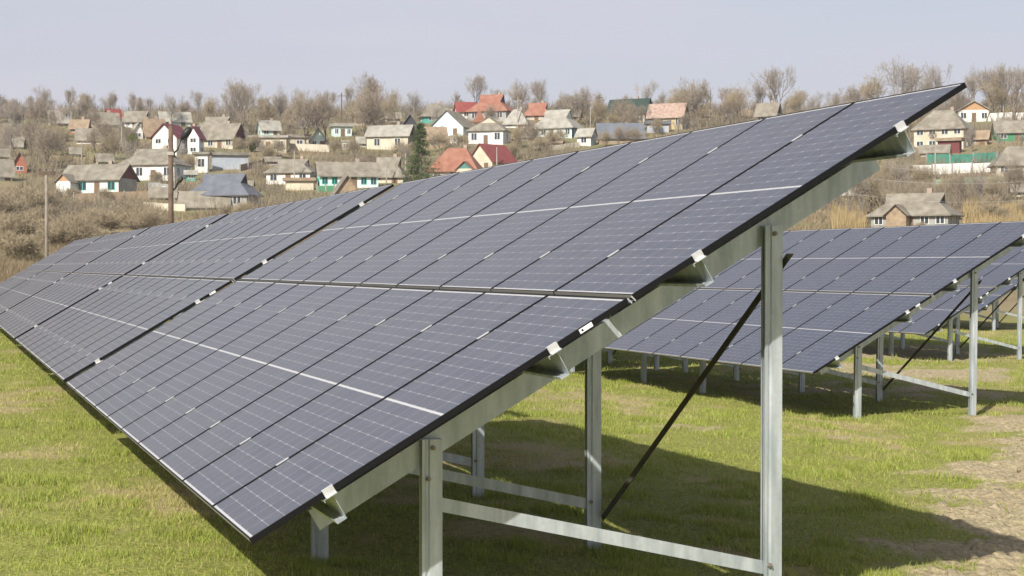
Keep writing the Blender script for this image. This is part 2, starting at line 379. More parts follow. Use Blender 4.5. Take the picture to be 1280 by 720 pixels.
# ------------------------------------------------------------------ solar tables
TILT = 0.530616; CT, ST = math.cos(TILT), math.sin(TILT); H0 = .70
VD = np.array([CT, 0, ST]); ND = np.array([-ST, 0, CT])
def tp(v, u, w): return VD * v + ND * w + np.array([0, u, H0])
C_THK = .004
def c_profile(d, fl, lip, t=.003):
    """C channel, web along b at a=0, flanges towards -a"""
    return [(0, 0), (0, d), (-fl, d), (-fl, d - lip), (-fl + t, d - lip), (-fl + t, d - t), (-t, d - t), (-t, t), (-fl + t, t), (-fl + t, lip), (-fl, lip), (-fl, 0)]
def post_profile(wd, dp, t=.0035):
    """channel open to the left: ribbed near face, web on the right, far face, small lips"""
    g = .009; a, b, c, d = wd * .16, wd * .22, wd * .32, wd * .38; lp = .014
    return [(0, lp), (0, 0), (a, 0), (b, g), (c, g), (d, 0), (wd, 0), (wd, dp), (0, dp), (0, dp - lp), (t, dp - lp), (t, dp - t), (wd - t, dp - t), (wd - t, t), (d + t * .4, t), (c + t * .4, g + t), (b - t * .4, g + t), (a - t * .4, t), (t, t), (t, lp)]
FRAMES = [.55, 3.25, 5.93, 8.60, 11.0]
XS, XT = 1.03, 3.043         # left faces of short and tall posts
def panel_mesh():
    mb = MB(); lw = .010; hgt = .030; z0, z1 = -hgt, .0015
    mb.box(0, lw, 0, PW, z0, -.017, 0); mb.box(-.0006, lw, 0, PW, -.017, z1, 0, {5: 1}); mb.box(PL - lw, PL, 0, PW, z0, z1, 0)  # downslope face gets the painted sunlit tone
    mb.box(lw, PL - lw, 0, lw, z0, z1, 0); mb.box(lw, PL - lw, PW - lw, PW, z0, z1, 0)
    return mb.mesh('solar_panel', [M['frame'], M['frame_lit']])
def glass_mesh():
    mb = MB(); mb.box(.010, PL - .010, .010, PW - .010, -.008, -.001); return mb.mesh('glass', [M['glass']])
def make_table():
    root = empty('solar_table', (0, 0, 0))
    pm, gm = panel_mesh(), glass_mesh(); k = 0
    for row in range(2):
        for c in range(10):
            P = tp(row * (PL + GAP), c * PITCH, 0)
            j = [random.gauss(0, .0012) for _ in range(2)]
            p = obj('solar_panel', pm, root, P, (j[0] * .5, -TILT + j[1] * .6, 0)); obj('glass', gm, p)
    ulen = 10 * PITCH - .02
    for v in (.46, 1.815, 2.745, 4.13):
        mb = MB(); mb.extrude(c_profile(.138, .055, .016), tp(v, -.005, -.175), tp(v, ulen + .01, -.175), VD, ND); mb.build('purlin', M['galv'], root)
        for c in range(1, 10):
            mb = MB(); y = c * PITCH - .010; 
            P = lambda a, b, w: tp(v + a, y + b, w)
            q = [(-.040, -.0095), (.040, -.0095), (.040, .0095), (-.040, .0095)]
            mb.add([P(a, b, .0022) for a, b in q] + [P(a, b, .007) for a, b in q], [(3, 2, 1, 0), (4, 5, 6, 7), (0, 1, 5, 4), (1, 2, 6, 5), (2, 3, 7, 6), (3, 0, 4, 7)])
            mb.build('mid_clamp', M['alu'], root)
        for e, s in ((0, -1), (ulen, 1)):
            mb = MB(); a0 = .030
            # Z shaped end clamp: lip over the frame, leg down its side, foot on the purlin
            pr = [(.014, .0022), (.014, .0075), (-.0075, .0075), (-.0075, -.028), (-.03, -.030), (-.03, -.035), (-.0022, -.0352), (-.0022, .0022)]
            mb.extrude([(a * (-s) , b) for a, b in pr] , tp(v - a0 - .01, e, 0), tp(v + a0 - .01, e, 0), (0, 1, 0), ND); mb.build('end_clamp', M['alu'], root)
    for u in FRAMES:
        mb = MB(); mb.extrude([(0, 0), (0, .122), (.05, .122), (.05, .118), (.004, .118), (.004, .004), (.05, .004), (.05, 0)], tp(.385, u + .055, -.306), tp(4.235, u + .055, -.306), (0, 1, 0), ND); mb.build('rafter', M['galv'], root)
        zs = H0 + .398; zt = H0 + 1.548
        for x, z, wd in ((XS, zs, .112), (XT, zt, .107)):
            mb = MB(); mb.extrude(post_profile(wd, .052), (x, u, -.9), (x, u, z), (1, 0, 0), (0, 1, 0)); po = mb.build('post', M['galv'], root)
            for zz, xx, rr in ((z - .045, x + wd * .52, .014), (z - .21 if wd > .11 else .33, x + wd * (.3 if wd > .11 else .27), .013)):
                mb = MB(); mb.tube([(xx, u - .001, zz), (xx, u - .014, zz), (xx, u - .0145, zz), (xx, u - .026, zz)], [rr, rr, rr * .5, rr * .5], 8); mb.build('bolt', M['bolt'], po)
        mb = MB(); z0 = H0 + .052; z1 = H0 - .385; xa, xb = XS + .09, XT + .01
        dz = np.array([xb - xa, 0, z1 - z0]); dz /= np.linalg.norm(dz); up = np.array([-dz[2], 0, dz[0]])
        mb.extrude([(0, 0), (.005, 0), (.005, .074), (0, .074)], (xa, u + .02, z0 - .04), (xb, u + .02, z1 - .04), (0, 1, 0), up); mb.build('cross_brace', M['galv'], root)
    for ua, ub in ((FRAMES[0], FRAMES[1]), (FRAMES[4], FRAMES[3])):
        s = 1 if ub > ua else -1
        p0 = np.array([XT + .12, ua - s * .02, H0 + 1.39]); p1 = np.array([XT + .12, ub + .03, H0 - .48])
        d = p1 - p0; d /= np.linalg.norm(d); nn = np.cross(d, (1, 0, 0)); nn /= np.linalg.norm(nn)
        mb = MB(); mb.extrude([(0, 0), (.045, 0), (.045, .004), (.004, .004), (.004, .045), (0, .045)], p0, p1, (1, 0, 0), nn); mb.build('diagonal_brace', M['rust'], root)
    # barcode sticker on the side rail of the first lower panel, cable tie on the first rafter
    mb = MB(); a, b, w0, w1 = 1.97, 2.05, -.028, -.004
    mb.add([tp(a, -.001, w0), tp(b, -.001, w0), tp(b, -.001, w1), tp(a, -.001, w1), tp(a, -.0018, w0), tp(b, -.0018, w0), tp(b, -.0018, w1), tp(a, -.0018, w1)], [(3, 2, 1, 0), (4, 5, 6, 7), (0, 1, 5, 4), (1, 2, 6, 5), (2, 3, 7, 6), (3, 0, 4, 7)])
    st = mb.build('sticker', M['white'], root)
    mb = MB(); mb.add([tp(a + .012, -.0022, -.022), tp(a + .024, -.0022, -.022), tp(a + .024, -.0022, -.010), tp(a + .012, -.0022, -.010)], [(0, 1, 2, 3)]); mb.build('printed_mark', M['ink'], st)
    u = FRAMES[0] + .055; v = 2.36
    mb = MB(); mb.tube([tp(v, u + .05, -.172), tp(v, u - .003, -.172), tp(v + .002, u - .004, -.30), tp(v, u + .05, -.303)], .0028, 6); mb.build('cable_tie', M['cable'], root)
    # angle joining the lower and upper panel at their near edge
    mb = MB(); mb.tube([tp(PL + .003, -.004, -.003), tp(PL + .012, -.004, -.036)], .004, 6); mb.tube([tp(PL + .027, -.004, -.003), tp(PL + .036, -.004, -.036)], .004, 6); mb.build('joint_strip', M['alu'], root)
    return root
proto = make_table()
TABLES = []
A0 = (0, 0, 0)
rowlabels = {
 'A': ['largest solar table filling the foreground, its open underside and tall posts nearest the camera',
       'second solar table of the front row, directly beyond the first gap in the foreground table',
       'third solar table of the front row, counting away from the camera to the left',
       'fourth solar table of the front row, small and pale beyond three others',
       'last solar table at the far left end of the front row, beside the brown scrub'],
 'B': ['nearer solar table of the second row, on grass right behind the tall foreground post',
       'second solar table of the second row, mostly hidden behind the foreground table'],
 'C': ['solar table of the third row, seen at right beneath the second row'],
 'D': ['farthest small solar table at the right edge, glimpsed under the third row']}
rows = {'A': (0, 0, 0, 0), 'B': (10.9545, 14.26, -.2439, .01325), 'C': (21.9, 28.43, -.335, .01), 'D': (32.85, 42.4, -.25, 0)}
first = True
for key in 'ABCD':
    x, y, z, dt = rows[key]
    for i, lb in enumerate(rowlabels[key]):
        o = proto if first else copy_tree(proto); first = False
        o.location = (x + (-.0 if i == 0 else .0), y + i * 11.95, z - H0); o.rotation_euler = (0, dt, 0)
        tag(o, lb, 'solar table', 'rows of tilted solar tables'); TABLES.append(o)

# ------------------------------------------------------------------ village materials
def roofmat(name, a, b, rough=.85, sc=.9): return mat(name, a, rough, noise=b, nscale=sc, detail=8, bump=.3)
RF = dict(slate=roofmat('old_slate', (.155, .137, .105), (.25, .228, .18)), slate2=roofmat('pale_slate', (.24, .225, .19), (.34, .325, .28)), brown=roofmat('brown_slate', (.20, .145, .095), (.30, .23, .155)),
          dark=roofmat('dark_sheet', (.10, .11, .13), (.14, .15, .17), .6), maroon=roofmat('maroon_sheet', (.12, .022, .028), (.16, .035, .04), .5), red=roofmat('red_sheet', (.19, .045, .038), (.24, .065, .052), .5),
          orange=roofmat('orange_tile', (.23, .095, .058), (.29, .145, .10)), green=roofmat('green_sheet', (.022, .042, .032), (.035, .055, .042), .6), rusty=roofmat('rusty_sheet', (.36, .30, .25), (.28, .15, .10), .6, 2.2))
WL = dict(white=mat('white_plaster', (.72, .71, .67), .9, noise=(.58, .56, .51), nscale=.6), cream=mat('cream_plaster', (.58, .53, .41), .9, noise=(.46, .41, .31), nscale=.6), beige=mat('beige_plaster', (.42, .38, .29), .9, noise=(.52, .47, .37), nscale=.7),
          grey=mat('grey_block', (.26, .26, .24), .9, noise=(.34, .33, .30), nscale=.9), turq=mat('turquoise_paint', (.06, .32, .26), .8, noise=(.11, .36, .30), nscale=1), mint=mat('mint_plaster', (.48, .64, .60), .9, noise=(.60, .68, .64), nscale=.8),
          blue=mat('pale_blue_plaster', (.50, .60, .66), .9, noise=(.62, .67, .69), nscale=.8), brick=mat('brick_wall', (.36, .14, .09), .9, noise=(.28, .11, .07), nscale=2), wood=mat('weathered_wood', (.34, .26, .17), .9, noise=(.24, .18, .12), nscale=2.5),
          owood=mat('orange_wood', (.42, .25, .13), .8), maroon=mat('maroon_boards', (.14, .04, .035), .8), dark=mat('dark_boards', (.045, .045, .05), .8), yellow=mat('yellow_plaster', (.42, .35, .19), .9), steel=mat('grey_sheet', (.30, .33, .37), .6, noise=(.38, .41, .44), nscale=.8),
          green=mat('green_boards', (.06, .20, .10), .8), teal=mat('teal_boards_and_shaded_wall', (.08, .20, .17), .8))
PANE = mat('window_pane', (.035, .045, .055), .15, spec=.6); WF = mat('window_frame', (.70, .70, .67), .7); WFT = mat('turquoise_shutter', (.03, .45, .34), .7); CH = mat('chimney_brick', (.33, .26, .21), .9); DR = mat('door_boards', (.16, .10, .06), .8)

HOUSES = []
def window(par, x, z, y, w, h, side=0, fm=WF, ds='f'):
    """side 0: on the front (facing -y) at depth y; side 1: on an x face at x=y"""
    mb = MB(); t = .06
    def bx(mb_, a0, a1, b0, b1, p0, p1):
        if ds == 'f': mb_.box(a0, a1, y - p1, y - p0, b0, b1)
        elif ds == 'l': mb_.box(y - p1, y - p0, a0, a1, b0, b1)
        else: mb_.box(y + p0, y + p1, a0, a1, b0, b1)
    bx(mb, x - w / 2 - t, x + w / 2 + t, z - t, z, 0, .06); bx(mb, x - w / 2 - t, x + w / 2 + t, z + h, z + h + t, 0, .06)
    bx(mb, x - w / 2 - t, x - w / 2, z, z + h, 0, .06); bx(mb, x + w / 2, x + w / 2 + t, z, z + h, 0, .06); bx(mb, x - .04, x + .04, z, z + h, .01, .05)
    f = mb.build('window', fm, par)
    mb = MB(); bx(mb, x - w / 2, x + w / 2, z, z + h, .004, .02); mb.build('pane', PANE, f)
def slab(mb, P, thk, mi=0):
    """P polygon of 3D points (roof plane), thickened downwards"""
    P = [np.array(p, float) for p in P]; n = len(P); Q = [p - np.array([0, 0, thk]) for p in P]
    mb.add(P + Q, [tuple(range(n)), tuple(reversed(range(n, 2 * n)))] + [(i, n + i, n + (i + 1) % n, (i + 1) % n) for i in range(n)], mi)
def house(kind, label, X, yb, ye, yr, rot=0, dr=.7, typ='gable', ridge='x', roof='slate', wall='white', gable=None, gable2=None, nf=3, ns=1, st=1, chim=1, fm=WF, side=None, cat='house', group=None, short=None, door=True, ov=.45, win=True):
    xc = (X[0] + X[1]) / 2; P, dist = hit(xc, yb)
    s = dist / F_PX; Wp = (X[1] - X[0]) * s; r = R(rot); ar = abs(r)
    ovp = 2 * ov * .8
    w = max(1.5, (Wp - ovp) / (math.cos(ar) + dr * math.sin(ar))); d = w * dr
    wh = max(1.0, (yb - ye) * s); rh = max(.25, (ye - yr) * s)
    fd = np.array([Fv[0], Fv[1], 0]); fd /= np.linalg.norm(fd)
    rd = ray(xc, yb); az = math.atan2(rd[0], rd[1])
    fwd = np.array([math.sin(az), math.cos(az), 0]); back = (d * math.cos(ar) + w * math.sin(ar)) / 2
    C0 = P + fwd * back
    if kind == 'house' and chim == 0 and typ != 'flat' and rng.random() < .6: chim = 1
    root = empty(kind, (C0[0], C0[1], P[2]), -az + r, label, cat, group)
    hw, hd = w / 2, d / 2
    if typ == 'flat':
        mb = MB(); mb.box(-hw, hw, -hd, hd, -1.5, wh); mb.build('wall', WL[wall], root)
        mb = MB(); mb.box(-hw - ov, hw + ov, -hd - ov, hd + ov, wh + .003, wh + max(.16, rh)); mb.build('roof', RF[roof], root)
    else:
        mb = MB(); mb.box(-hw, hw, -hd, hd, -1.5, wh); wo = mb.build('wall', WL[wall], root)
        if side:   # a side wall in another colour, sometimes standing in for shade, a thin skin
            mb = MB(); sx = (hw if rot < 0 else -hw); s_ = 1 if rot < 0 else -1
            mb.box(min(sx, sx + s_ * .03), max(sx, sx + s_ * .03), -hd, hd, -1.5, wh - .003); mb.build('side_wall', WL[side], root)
        # work in (a = along ridge, b = across); ridge 'x' a=x b=y, ridge 'y' a=y b=x
        ha, hb = (hw, hd) if ridge == 'x' else (hd, hw)
        T = (lambda a, b, z: (a, b, z)) if ridge == 'x' else (lambda a, b, z: (-b, a, z))
        sl_ = rh / (hb + 1e-6); ze = wh - sl_ * ov + .10; oa, ob = ha + ov, hb + ov; zr = wh + rh + .10
        mb = MB(); th = .14
        if typ == 'gable':
            slab(mb, [T(-oa, -ob, ze), T(oa, -ob, ze), T(oa, 0, zr), T(-oa, 0, zr)], th); slab(mb, [T(oa, ob, ze), T(-oa, ob, ze), T(-oa, 0, zr), T(oa, 0, zr)], th)
            rf = mb.build('roof', RF[roof], root)
            for sgn, gm_ in ((-1, gable), (1, gable2 or gable)):
                g = MB(); a0, a1 = sorted((sgn * (ha - .12), sgn * (ha + .02)))
                q = [(-hb, wh + .002), (hb, wh + .002), (0, wh + rh - .05)]
                g.add([T(a0, b, z) for b, z in q] + [T(a1, b, z) for b, z in q], [(0, 1, 2), (5, 4, 3), (0, 3, 4, 1), (1, 4, 5, 2), (2, 5, 3, 0)]); g.build('gable', WL[gm_ or wall], root)
        else:
            ri = max(.0, ha - hb * (.85 if typ == 'hip' else .55))
            if typ == 'hip':
                slab(mb, [T(-oa, -ob, ze), T(oa, -ob, ze), T(ri, 0, zr), T(-ri, 0, zr)], th); slab(mb, [T(oa, ob, ze), T(-oa, ob, ze), T(-ri, 0, zr), T(ri, 0, zr)], th)
                slab(mb, [T(oa, -ob, ze), T(oa, ob, ze), T(ri, 0, zr)], th); slab(mb, [T(-oa, ob, ze), T(-oa, -ob, ze), T(-ri, 0, zr)], th)
                rf = mb.build('roof', RF[roof], root)
            else:   # dutch: a small gablet over each hipped end
                k = .55; zm = ze + (zr - ze) * k; bm = ob * (1 - k); rj = ri + .02
                slab(mb, [T(-oa, -ob, ze), T(oa, -ob, ze), T(rj, -bm, zm), T(rj + .3, 0, zr), T(-rj - .3, 0, zr), T(-rj, -bm, zm)], th)
                slab(mb, [T(oa, ob, ze), T(-oa, ob, ze), T(-rj, bm, zm), T(-rj - .3, 0, zr), T(rj + .3, 0, zr), T(rj, bm, zm)], th)
                for s_ in (-1, 1): slab(mb, [T(s_ * oa, -s_ * ob, ze), T(s_ * oa, s_ * ob, ze), T(s_ * rj, s_ * bm, zm), T(s_ * rj, -s_ * bm, zm)], th)
                rf = mb.build('roof', RF[roof], root)
                for s_ in (-1, 1):
                    g = MB(); a0, a1 = sorted((s_ * (rj - .1), s_ * (rj - .02))); q = [(-bm * .96, zm - .12), (bm * .96, zm - .12), (0, zr - .16)]
                    g.add([T(a0, b, z) for b, z in q] + [T(a1, b, z) for b, z in q], [(0, 1, 2), (5, 4, 3), (0, 3, 4, 1), (1, 4, 5, 2), (2, 5, 3, 0)]); g.build('gable', WL[gable or 'dark'], root)
        for k in range(chim):
            cx_ = (ha * .35 if k == 0 else -ha * .4); mb = MB(); zz = zr - sl_ * hb * .2
            p0 = T(cx_ - .28, hb * .12, 0); p1 = T(cx_ + .28, hb * .12 + .5, 0)
            mb.box(min(p0[0], p1[0]), max(p0[0], p1[0]), min(p0[1], p1[1]), max(p0[1], p1[1]), zr - 1.0, zr + .55); mb.build('chimney', CH, rf)
    if win:
        hh = wh / st; wz = hh * .34; wH = min(1.4, hh * .42)
        for f in range(st):
            skip = nf // 2 if (door and f == 0 and nf > 1) else -1
            for i in range(nf):
                x = -hw + w * (i + .5) / nf
                if i == skip:
                    dh = min(2.05, hh * .78); mb = MB(); mb.box(x - .45, x + .45, -hd - .05, -hd - .003, 0, dh); dd = mb.build('door', DR, root)
                    mb = MB(); mb.box(x + .30, x + .38, -hd - .10, -hd - .052, dh * .48, dh * .52); mb.build('handle', M['alu'], dd)
                else: window(root, x, f * hh + wz, -hd, min(1.1, w / nf * .5), wH, 0, fm, 'f')
            for i in range(ns):
                y = -hd + d * (i + .5) / ns
                if rot > 0: window(root, y, f * hh + wz, -hw - (.03 if side else 0), min(1.0, d / ns * .5), wH, 1, fm, 'l')
                else: window(root, y, f * hh + wz, hw + (.03 if side else 0), min(1.0, d / ns * .5), wH, 1, fm, 'r')
    HOUSES.append(dict(box=(X[0], X[1], yr, yb), P=C0, d=dist, short=short or label, root=root, w=w, dd=d, wh=wh, rh=rh, s=s))
    return HOUSES[-1]
def add_porch(h, fx, fw, roof='slate', gable='owood', hgt=None, dep=1.4, wall='white'):
    """small gabled porch on the front wall, part of its house; fx = centre as a fraction of the width"""
    root = h['root']; x = (fx - .5) * h['w']; w = fw * h['w'] / 2; hd = h['dd'] / 2; wh = (hgt or h['wh'] * .93); rh = min(h['rh'] * .9, w * .9)
    mb = MB(); mb.box(x - w, x + w, -hd - dep, -hd - .003, -1.2, wh); p = mb.build('porch', WL[wall], root)
    mb = MB(); ov = .3; ze = wh - rh / w * ov + .05; zr = wh + rh + .05; y0, y1 = -hd - dep - .35, -hd + h['dd'] * .25
    slab(mb, [(x - w - ov, y1, ze), (x - w - ov, y0, ze), (x, y0, zr), (x, y1, zr)], .1); slab(mb, [(x + w + ov, y0, ze), (x + w + ov, y1, ze), (x, y1, zr), (x, y0, zr)], .1); mb.build('porch_roof', RF[roof], p)
    mb = MB(); a0, a1 = -hd - dep - .02, -hd - dep + .1; q = [(x - w, wh + .002), (x + w, wh + .002), (x, wh + rh - .04)]
    mb.add([(a, a0, b) for a, b in q] + [(a, a1, b) for a, b in q], [(0, 1, 2), (5, 4, 3), (0, 3, 4, 1), (1, 4, 5, 2), (2, 5, 3, 0)]); mb.build('porch_gable', WL[gable], p)

# name, label, x-range, base, eave, ridge (pixels of the photograph, only to find where on the hillside each stands and how large it is)
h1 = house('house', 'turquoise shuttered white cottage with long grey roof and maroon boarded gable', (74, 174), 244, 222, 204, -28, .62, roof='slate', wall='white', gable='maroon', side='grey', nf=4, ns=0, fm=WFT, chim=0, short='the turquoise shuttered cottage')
add_porch(h1, .17, .25, dep=2.4, hgt=h1['wh'] * .82)
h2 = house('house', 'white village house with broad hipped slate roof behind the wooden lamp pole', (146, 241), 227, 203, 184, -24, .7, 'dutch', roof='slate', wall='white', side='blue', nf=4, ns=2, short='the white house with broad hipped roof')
h3 = house('house', 'tall white two storey house with dark maroon roof', (188, 240), 195, 170, 154, -32, .9, ridge='y', roof='maroon', wall='white', nf=2, ns=1, st=2, chim=1, short='the white maroon roofed house')
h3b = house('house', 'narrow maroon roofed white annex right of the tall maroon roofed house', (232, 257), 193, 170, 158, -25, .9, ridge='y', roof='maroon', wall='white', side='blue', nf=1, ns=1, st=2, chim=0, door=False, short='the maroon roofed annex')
h4 = house('house', 'grey roofed house with dark red gable end right of the maroon roofs', (244, 310), 186, 171, 153, -32, .6, roof='slate', wall='beige', gable='maroon', nf=4, ns=0, short='the house with dark red gable')
house('garage', 'pale flat roofed garage with small brown window below the maroon annex', (241, 264), 216, 193, 190, -12, .6, 'flat', roof='slate', wall='white', nf=1, ns=0, cat='garage', door=False, short='the flat roofed pale garage')
house('storehouse', 'long low grey sheet metal storehouse beside the pale garage', (262, 313), 212, 194, 190, 6, .25, 'flat', roof='slate', wall='steel', nf=0, ns=0, cat='storehouse', win=False, short='the grey metal storehouse')
h6 = house('house', 'house with steep dark slate roof in front of the other houses', (232, 330), 262, 240, 216, -22, .62, 'dutch', roof='dark', wall='grey', nf=3, ns=2, chim=0, short='the dark roofed house')
house('shed', 'low white shed with sagging beige roof in front of the dark roofed house', (222, 293), 263, 254, 239, -14, .35, roof='slate', wall='white', gable='dark', nf=0, ns=0, cat='shed', win=False, chim=0, short='the sagging beige shed')
house('house', 'grey roofed cottage cut off by the left edge of the photo', (-14, 18), 226, 215, 199, 10, .7, roof='slate', wall='white', nf=2, ns=0, chim=0, short='the cottage at the left edge')
house('brick_house', 'small red brick gable house just right of the leftmost cottage', (13, 36), 216, 206, 190, 0, 1.0, ridge='y', roof='slate', wall='brick', nf=1, ns=0, chim=0, short='the red brick gable')
house('house', 'far red roofed white house on the left of the ridge', (130, 153), 152, 145, 136, 22, .7, roof='red', wall='white', nf=2, ns=1, chim=0, short='the far red roofed house')
house('brick_house', 'red brick house half hidden in trees on the upper left slope', (86, 114), 168, 158, 149, -15, .7, roof='brown', wall='brick', nf=2, ns=0, chim=1, short='the brick house in the trees')
house('house', 'long grey roofed house left of the columned veranda house near the ridge', (112, 150), 160, 152, 140, 12, .5, roof='slate', wall='beige', nf=3, ns=0, chim=0, short='the long roof near the ridge')
house('house', 'grey roofed veranda house with small dark peak near the ridge', (146, 194), 160, 150, 138, -10, .55, 'dutch', roof='slate', wall='white', nf=5, ns=0, chim=0, short='the veranda house')
house('house', 'tiny white house with white gable beside a brown roof', (161, 181), 174, 164, 154, 15, .9, ridge='y', roof='slate2', wall='white', nf=1, ns=0, chim=0, short='the tiny white gable house')
house('house', 'brown roofed house on the slope behind the maroon roofed house', (176, 208), 174, 165, 148, 18, .6, roof='brown', wall='beige', nf=2, ns=0, chim=0, short='the brown roofed house')
house('shed', 'small pale blue shed with grey roof at far left', (14, 32), 186, 179, 171, -15, .8, roof='slate', wall='blue', nf=1, ns=0, cat='shed', chim=0, short='the pale blue shed')
house('hut', 'tiny white hut beside the thin white pole at left', (87, 101), 196, 190, 185, 0, .8, roof='slate', wall='white', nf=1, ns=0, cat='hut', chim=0, short='the tiny white hut')
house('house', 'pale roofed house high on the left ridge among bare trees', (58, 90), 158, 150, 138, 12, .6, roof='slate2', wall='cream', nf=3, ns=0, chim=0, short='the pale ridge house at left')
house('house', 'low house with patched grey roof right of the brick house in trees', (94, 134), 180, 172, 160, -8, .5, roof='slate', wall='white', nf=4, ns=0, chim=0, short='the patched grey roof')
house('house', 'grey hipped house on the ridge behind the dark red gable house', (246, 298), 162, 156, 145, -14, .6, 'dutch', roof='slate', wall='mint', nf=3, ns=0, chim=1, short='the ridge house with grey hip')
house('house', 'small far house with light gable on the ridge above the tiny hut', (196, 240), 158, 150, 139, 10, .6, roof='slate2', wall='mint', nf=2, ns=0, chim=0, short='the light ridge gable')
house('outbuilding', 'flat roofed grey outbuilding with dark doorway at its left end', (310, 363), 190, 172, 169, -8, .45, 'flat', roof='slate2', wall='beige', nf=3, ns=0, cat='outbuilding', short='the flat grey outbuilding')
house('house', 'small white and green house with pale roof above the flat grey outbuilding', (320, 352), 171, 160, 150, 18, .7, roof='slate2', wall='mint', nf=2, ns=1, chim=0, short='the white and green house')
house('house', 'pale green gabled house among trees at the centre of the slope', (386, 410), 184, 174, 160, 0, .9, ridge='y', roof='slate2', wall='mint', nf=2, ns=0, chim=0, short='the pale green gable')
house('house', 'green trimmed white house with flat pale roof above the brown bank', (412, 442), 171, 158, 154, 12, .6, 'flat', roof='slate2', wall='mint', nf=3, ns=0, short='the green trimmed flat roofed house')
house('shed', 'low beige stone shed between the two flat roofed buildings', (360, 388), 186, 172, 168, 5, .5, 'flat', roof='slate', wall='beige', nf=1, ns=0, cat='shed', short='the beige stone shed')
house('booth', 'tiny white booth with dark window standing alone on the brown bank', (427, 437), 187, 178, 175, 0, .9, 'flat', roof='slate2', wall='white', nf=1, ns=0, cat='booth', door=False, ov=.15, short='the white booth')
house('house', 'beige plaster house with grey roof and dark gable left of the spruce', (456, 521), 188, 168, 155, -16, .6, roof='slate2', wall='cream', gable='dark', side='grey', nf=2, ns=1, door=False, chim=1, short='the beige plaster house')
house('barn', 'dark steep gabled barn behind the beige plaster house', (500, 525), 168, 157, 143, 0, 1.0, ridge='y', roof='dark', wall='dark', nf=0, ns=0, cat='barn', win=False, chim=0, short='the dark gabled barn')
house('house', 'cottage with white triangular gable between lamp pole and long turquoise house', (330, 404), 231, 213, 198, -20, .7, 'dutch', roof='slate', wall='white', gable='white', side='steel', nf=3, ns=1, chim=0, short='the white triangle cottage')
h24 = house('house', 'long low turquoise and white house with chimney and grey roof', (393, 476), 236, 217, 202, 8, .4, roof='slate', wall='mint', nf=6, ns=1, fm=WFT, chim=1, short='the long turquoise house')
house('house', 'beige cottage with hipped grey roof and pale gablet left of the spruce', (458, 514), 229, 217, 196, -14, .7, 'dutch', roof='slate', wall='cream', gable='wood', nf=2, ns=1, chim=1, short='the hipped beige cottage')
house('barn', 'weathered wooden gabled barn just above the front row of panels', (411, 452), 250, 240, 219, 8, 1.3, ridge='y', roof='slate', wall='wood', nf=0, ns=0, cat='barn', win=False, chim=0, short='the wooden barn')
house('shed', 'low white flat shed in front of the white triangle cottage', (354, 396), 238, 226, 222, -5, .4, 'flat', roof='brown', wall='cream', nf=1, ns=0, cat='shed', win=False, short='the low white shed')
h28 = house('house', 'cream house with bright orange tiled roof just right of the spruce', (534, 608), 226, 210, 184, -14, .7, 'hip', roof='orange', wall='cream', nf=3, ns=1, chim=0, short='the orange tiled house')
add_porch(h28, .80, .34, roof='orange', gable='teal', dep=1.6, wall='cream')
house('house', 'house with long crimson sheet roof behind the orange tiled house', (583, 648), 214, 200, 179, -38, 1.3, ridge='y', roof='red', wall='cream', gable='cream', nf=2, ns=1, chim=0, short='the crimson sheet roofed house')
h30 = house('house', 'large house with orange hipped roof standing highest on the ridge', (583, 647), 152, 136, 116, -18, .8, 'dutch', roof='orange', wall='grey', nf=3, ns=2, chim=1, short='the highest orange roofed house')
house('house', 'small white house with flat red roof left of the highest orange roof', (567, 596), 149, 137, 127, 12, .7, roof='red', wall='white', nf=1, ns=1, door=False, chim=0, short='the small red roofed white house')
house('kiosk', 'tiny red pyramid roof kiosk below the highest orange roof', (592, 606), 158, 147, 137, 20, 1.0, 'hip', roof='orange', wall='white', nf=1, ns=0, cat='kiosk', door=False, chim=0, short='the tiny red kiosk')
house('house', 'turquoise walled house with mossy hipped roof near the ridge', (521, 570), 154, 143, 128, 14, .7, 'hip', roof='slate', wall='turq', nf=2, ns=1, chim=1, short='the turquoise walled house')
house('house', 'grey roofed house with pale blue gable beneath the turquoise walled house', (536, 596), 171, 157, 137, -22, .9, ridge='y', roof='slate', wall='mint', gable='blue', nf=2, ns=1, chim=1, short='the pale blue gable house')
h33 = house('house', 'white house with dark open carport and steep front gable', (583, 641), 181, 161, 144, -16, .8, 'dutch', ridge='y', roof='slate', wall='white', gable='beige', nf=3, ns=1, chim=0, short='the white carport house')
house('shed', 'brown tumbledown shed left of the white carport house', (520, 560), 186, 171, 158, 10, .6, roof='brown', wall='wood', nf=1, ns=0, cat='shed', chim=0, short='the brown tumbledown shed')
house('outhouse', 'tiny white outhouse left of the white carport house', (563, 571), 179, 172, 169, 0, 1, 'flat', roof='slate2', wall='white', nf=0, ns=0, cat='outhouse', win=False, ov=.1, short='the tiny white outhouse')
house('house', 'mint walled house with large pale hipped roof near the centre', (662, 733), 173, 157, 135, -22, .8, 'dutch', roof='slate2', wall='mint', gable='white', side='teal', nf=5, ns=2, chim=0, short='the mint walled house with pale roof')  # dark side colour paints in the shade on the right wall
house('house', 'pale roofed house left of the mint walled house', (628, 664), 160, 152, 136, -10, .8, 'hip', roof='slate2', wall='white', nf=2, ns=0, chim=0, short='the pale pyramid roof')
house('house', 'rust brown roofed house on the ridge behind the pale hipped roof', (653, 692), 150, 141, 128, -12, .6, 'dutch', roof='orange', wall='beige', nf=3, ns=0, chim=0, short='the rust roofed ridge house')
house('shed', 'small white shed with grey lean roof right of the mint walled house', (719, 747), 183, 168, 160, -25, .8, roof='slate2', wall='white', side='steel', nf=1, ns=0, cat='shed', chim=0, short='the small white shed')
house('barn', 'low dark grey roofed barn right of the small white shed', (744, 806), 180, 170, 153, 6, .5, roof='dark', wall='wood', nf=2, ns=0, cat='barn', chim=0, short='the low dark barn')
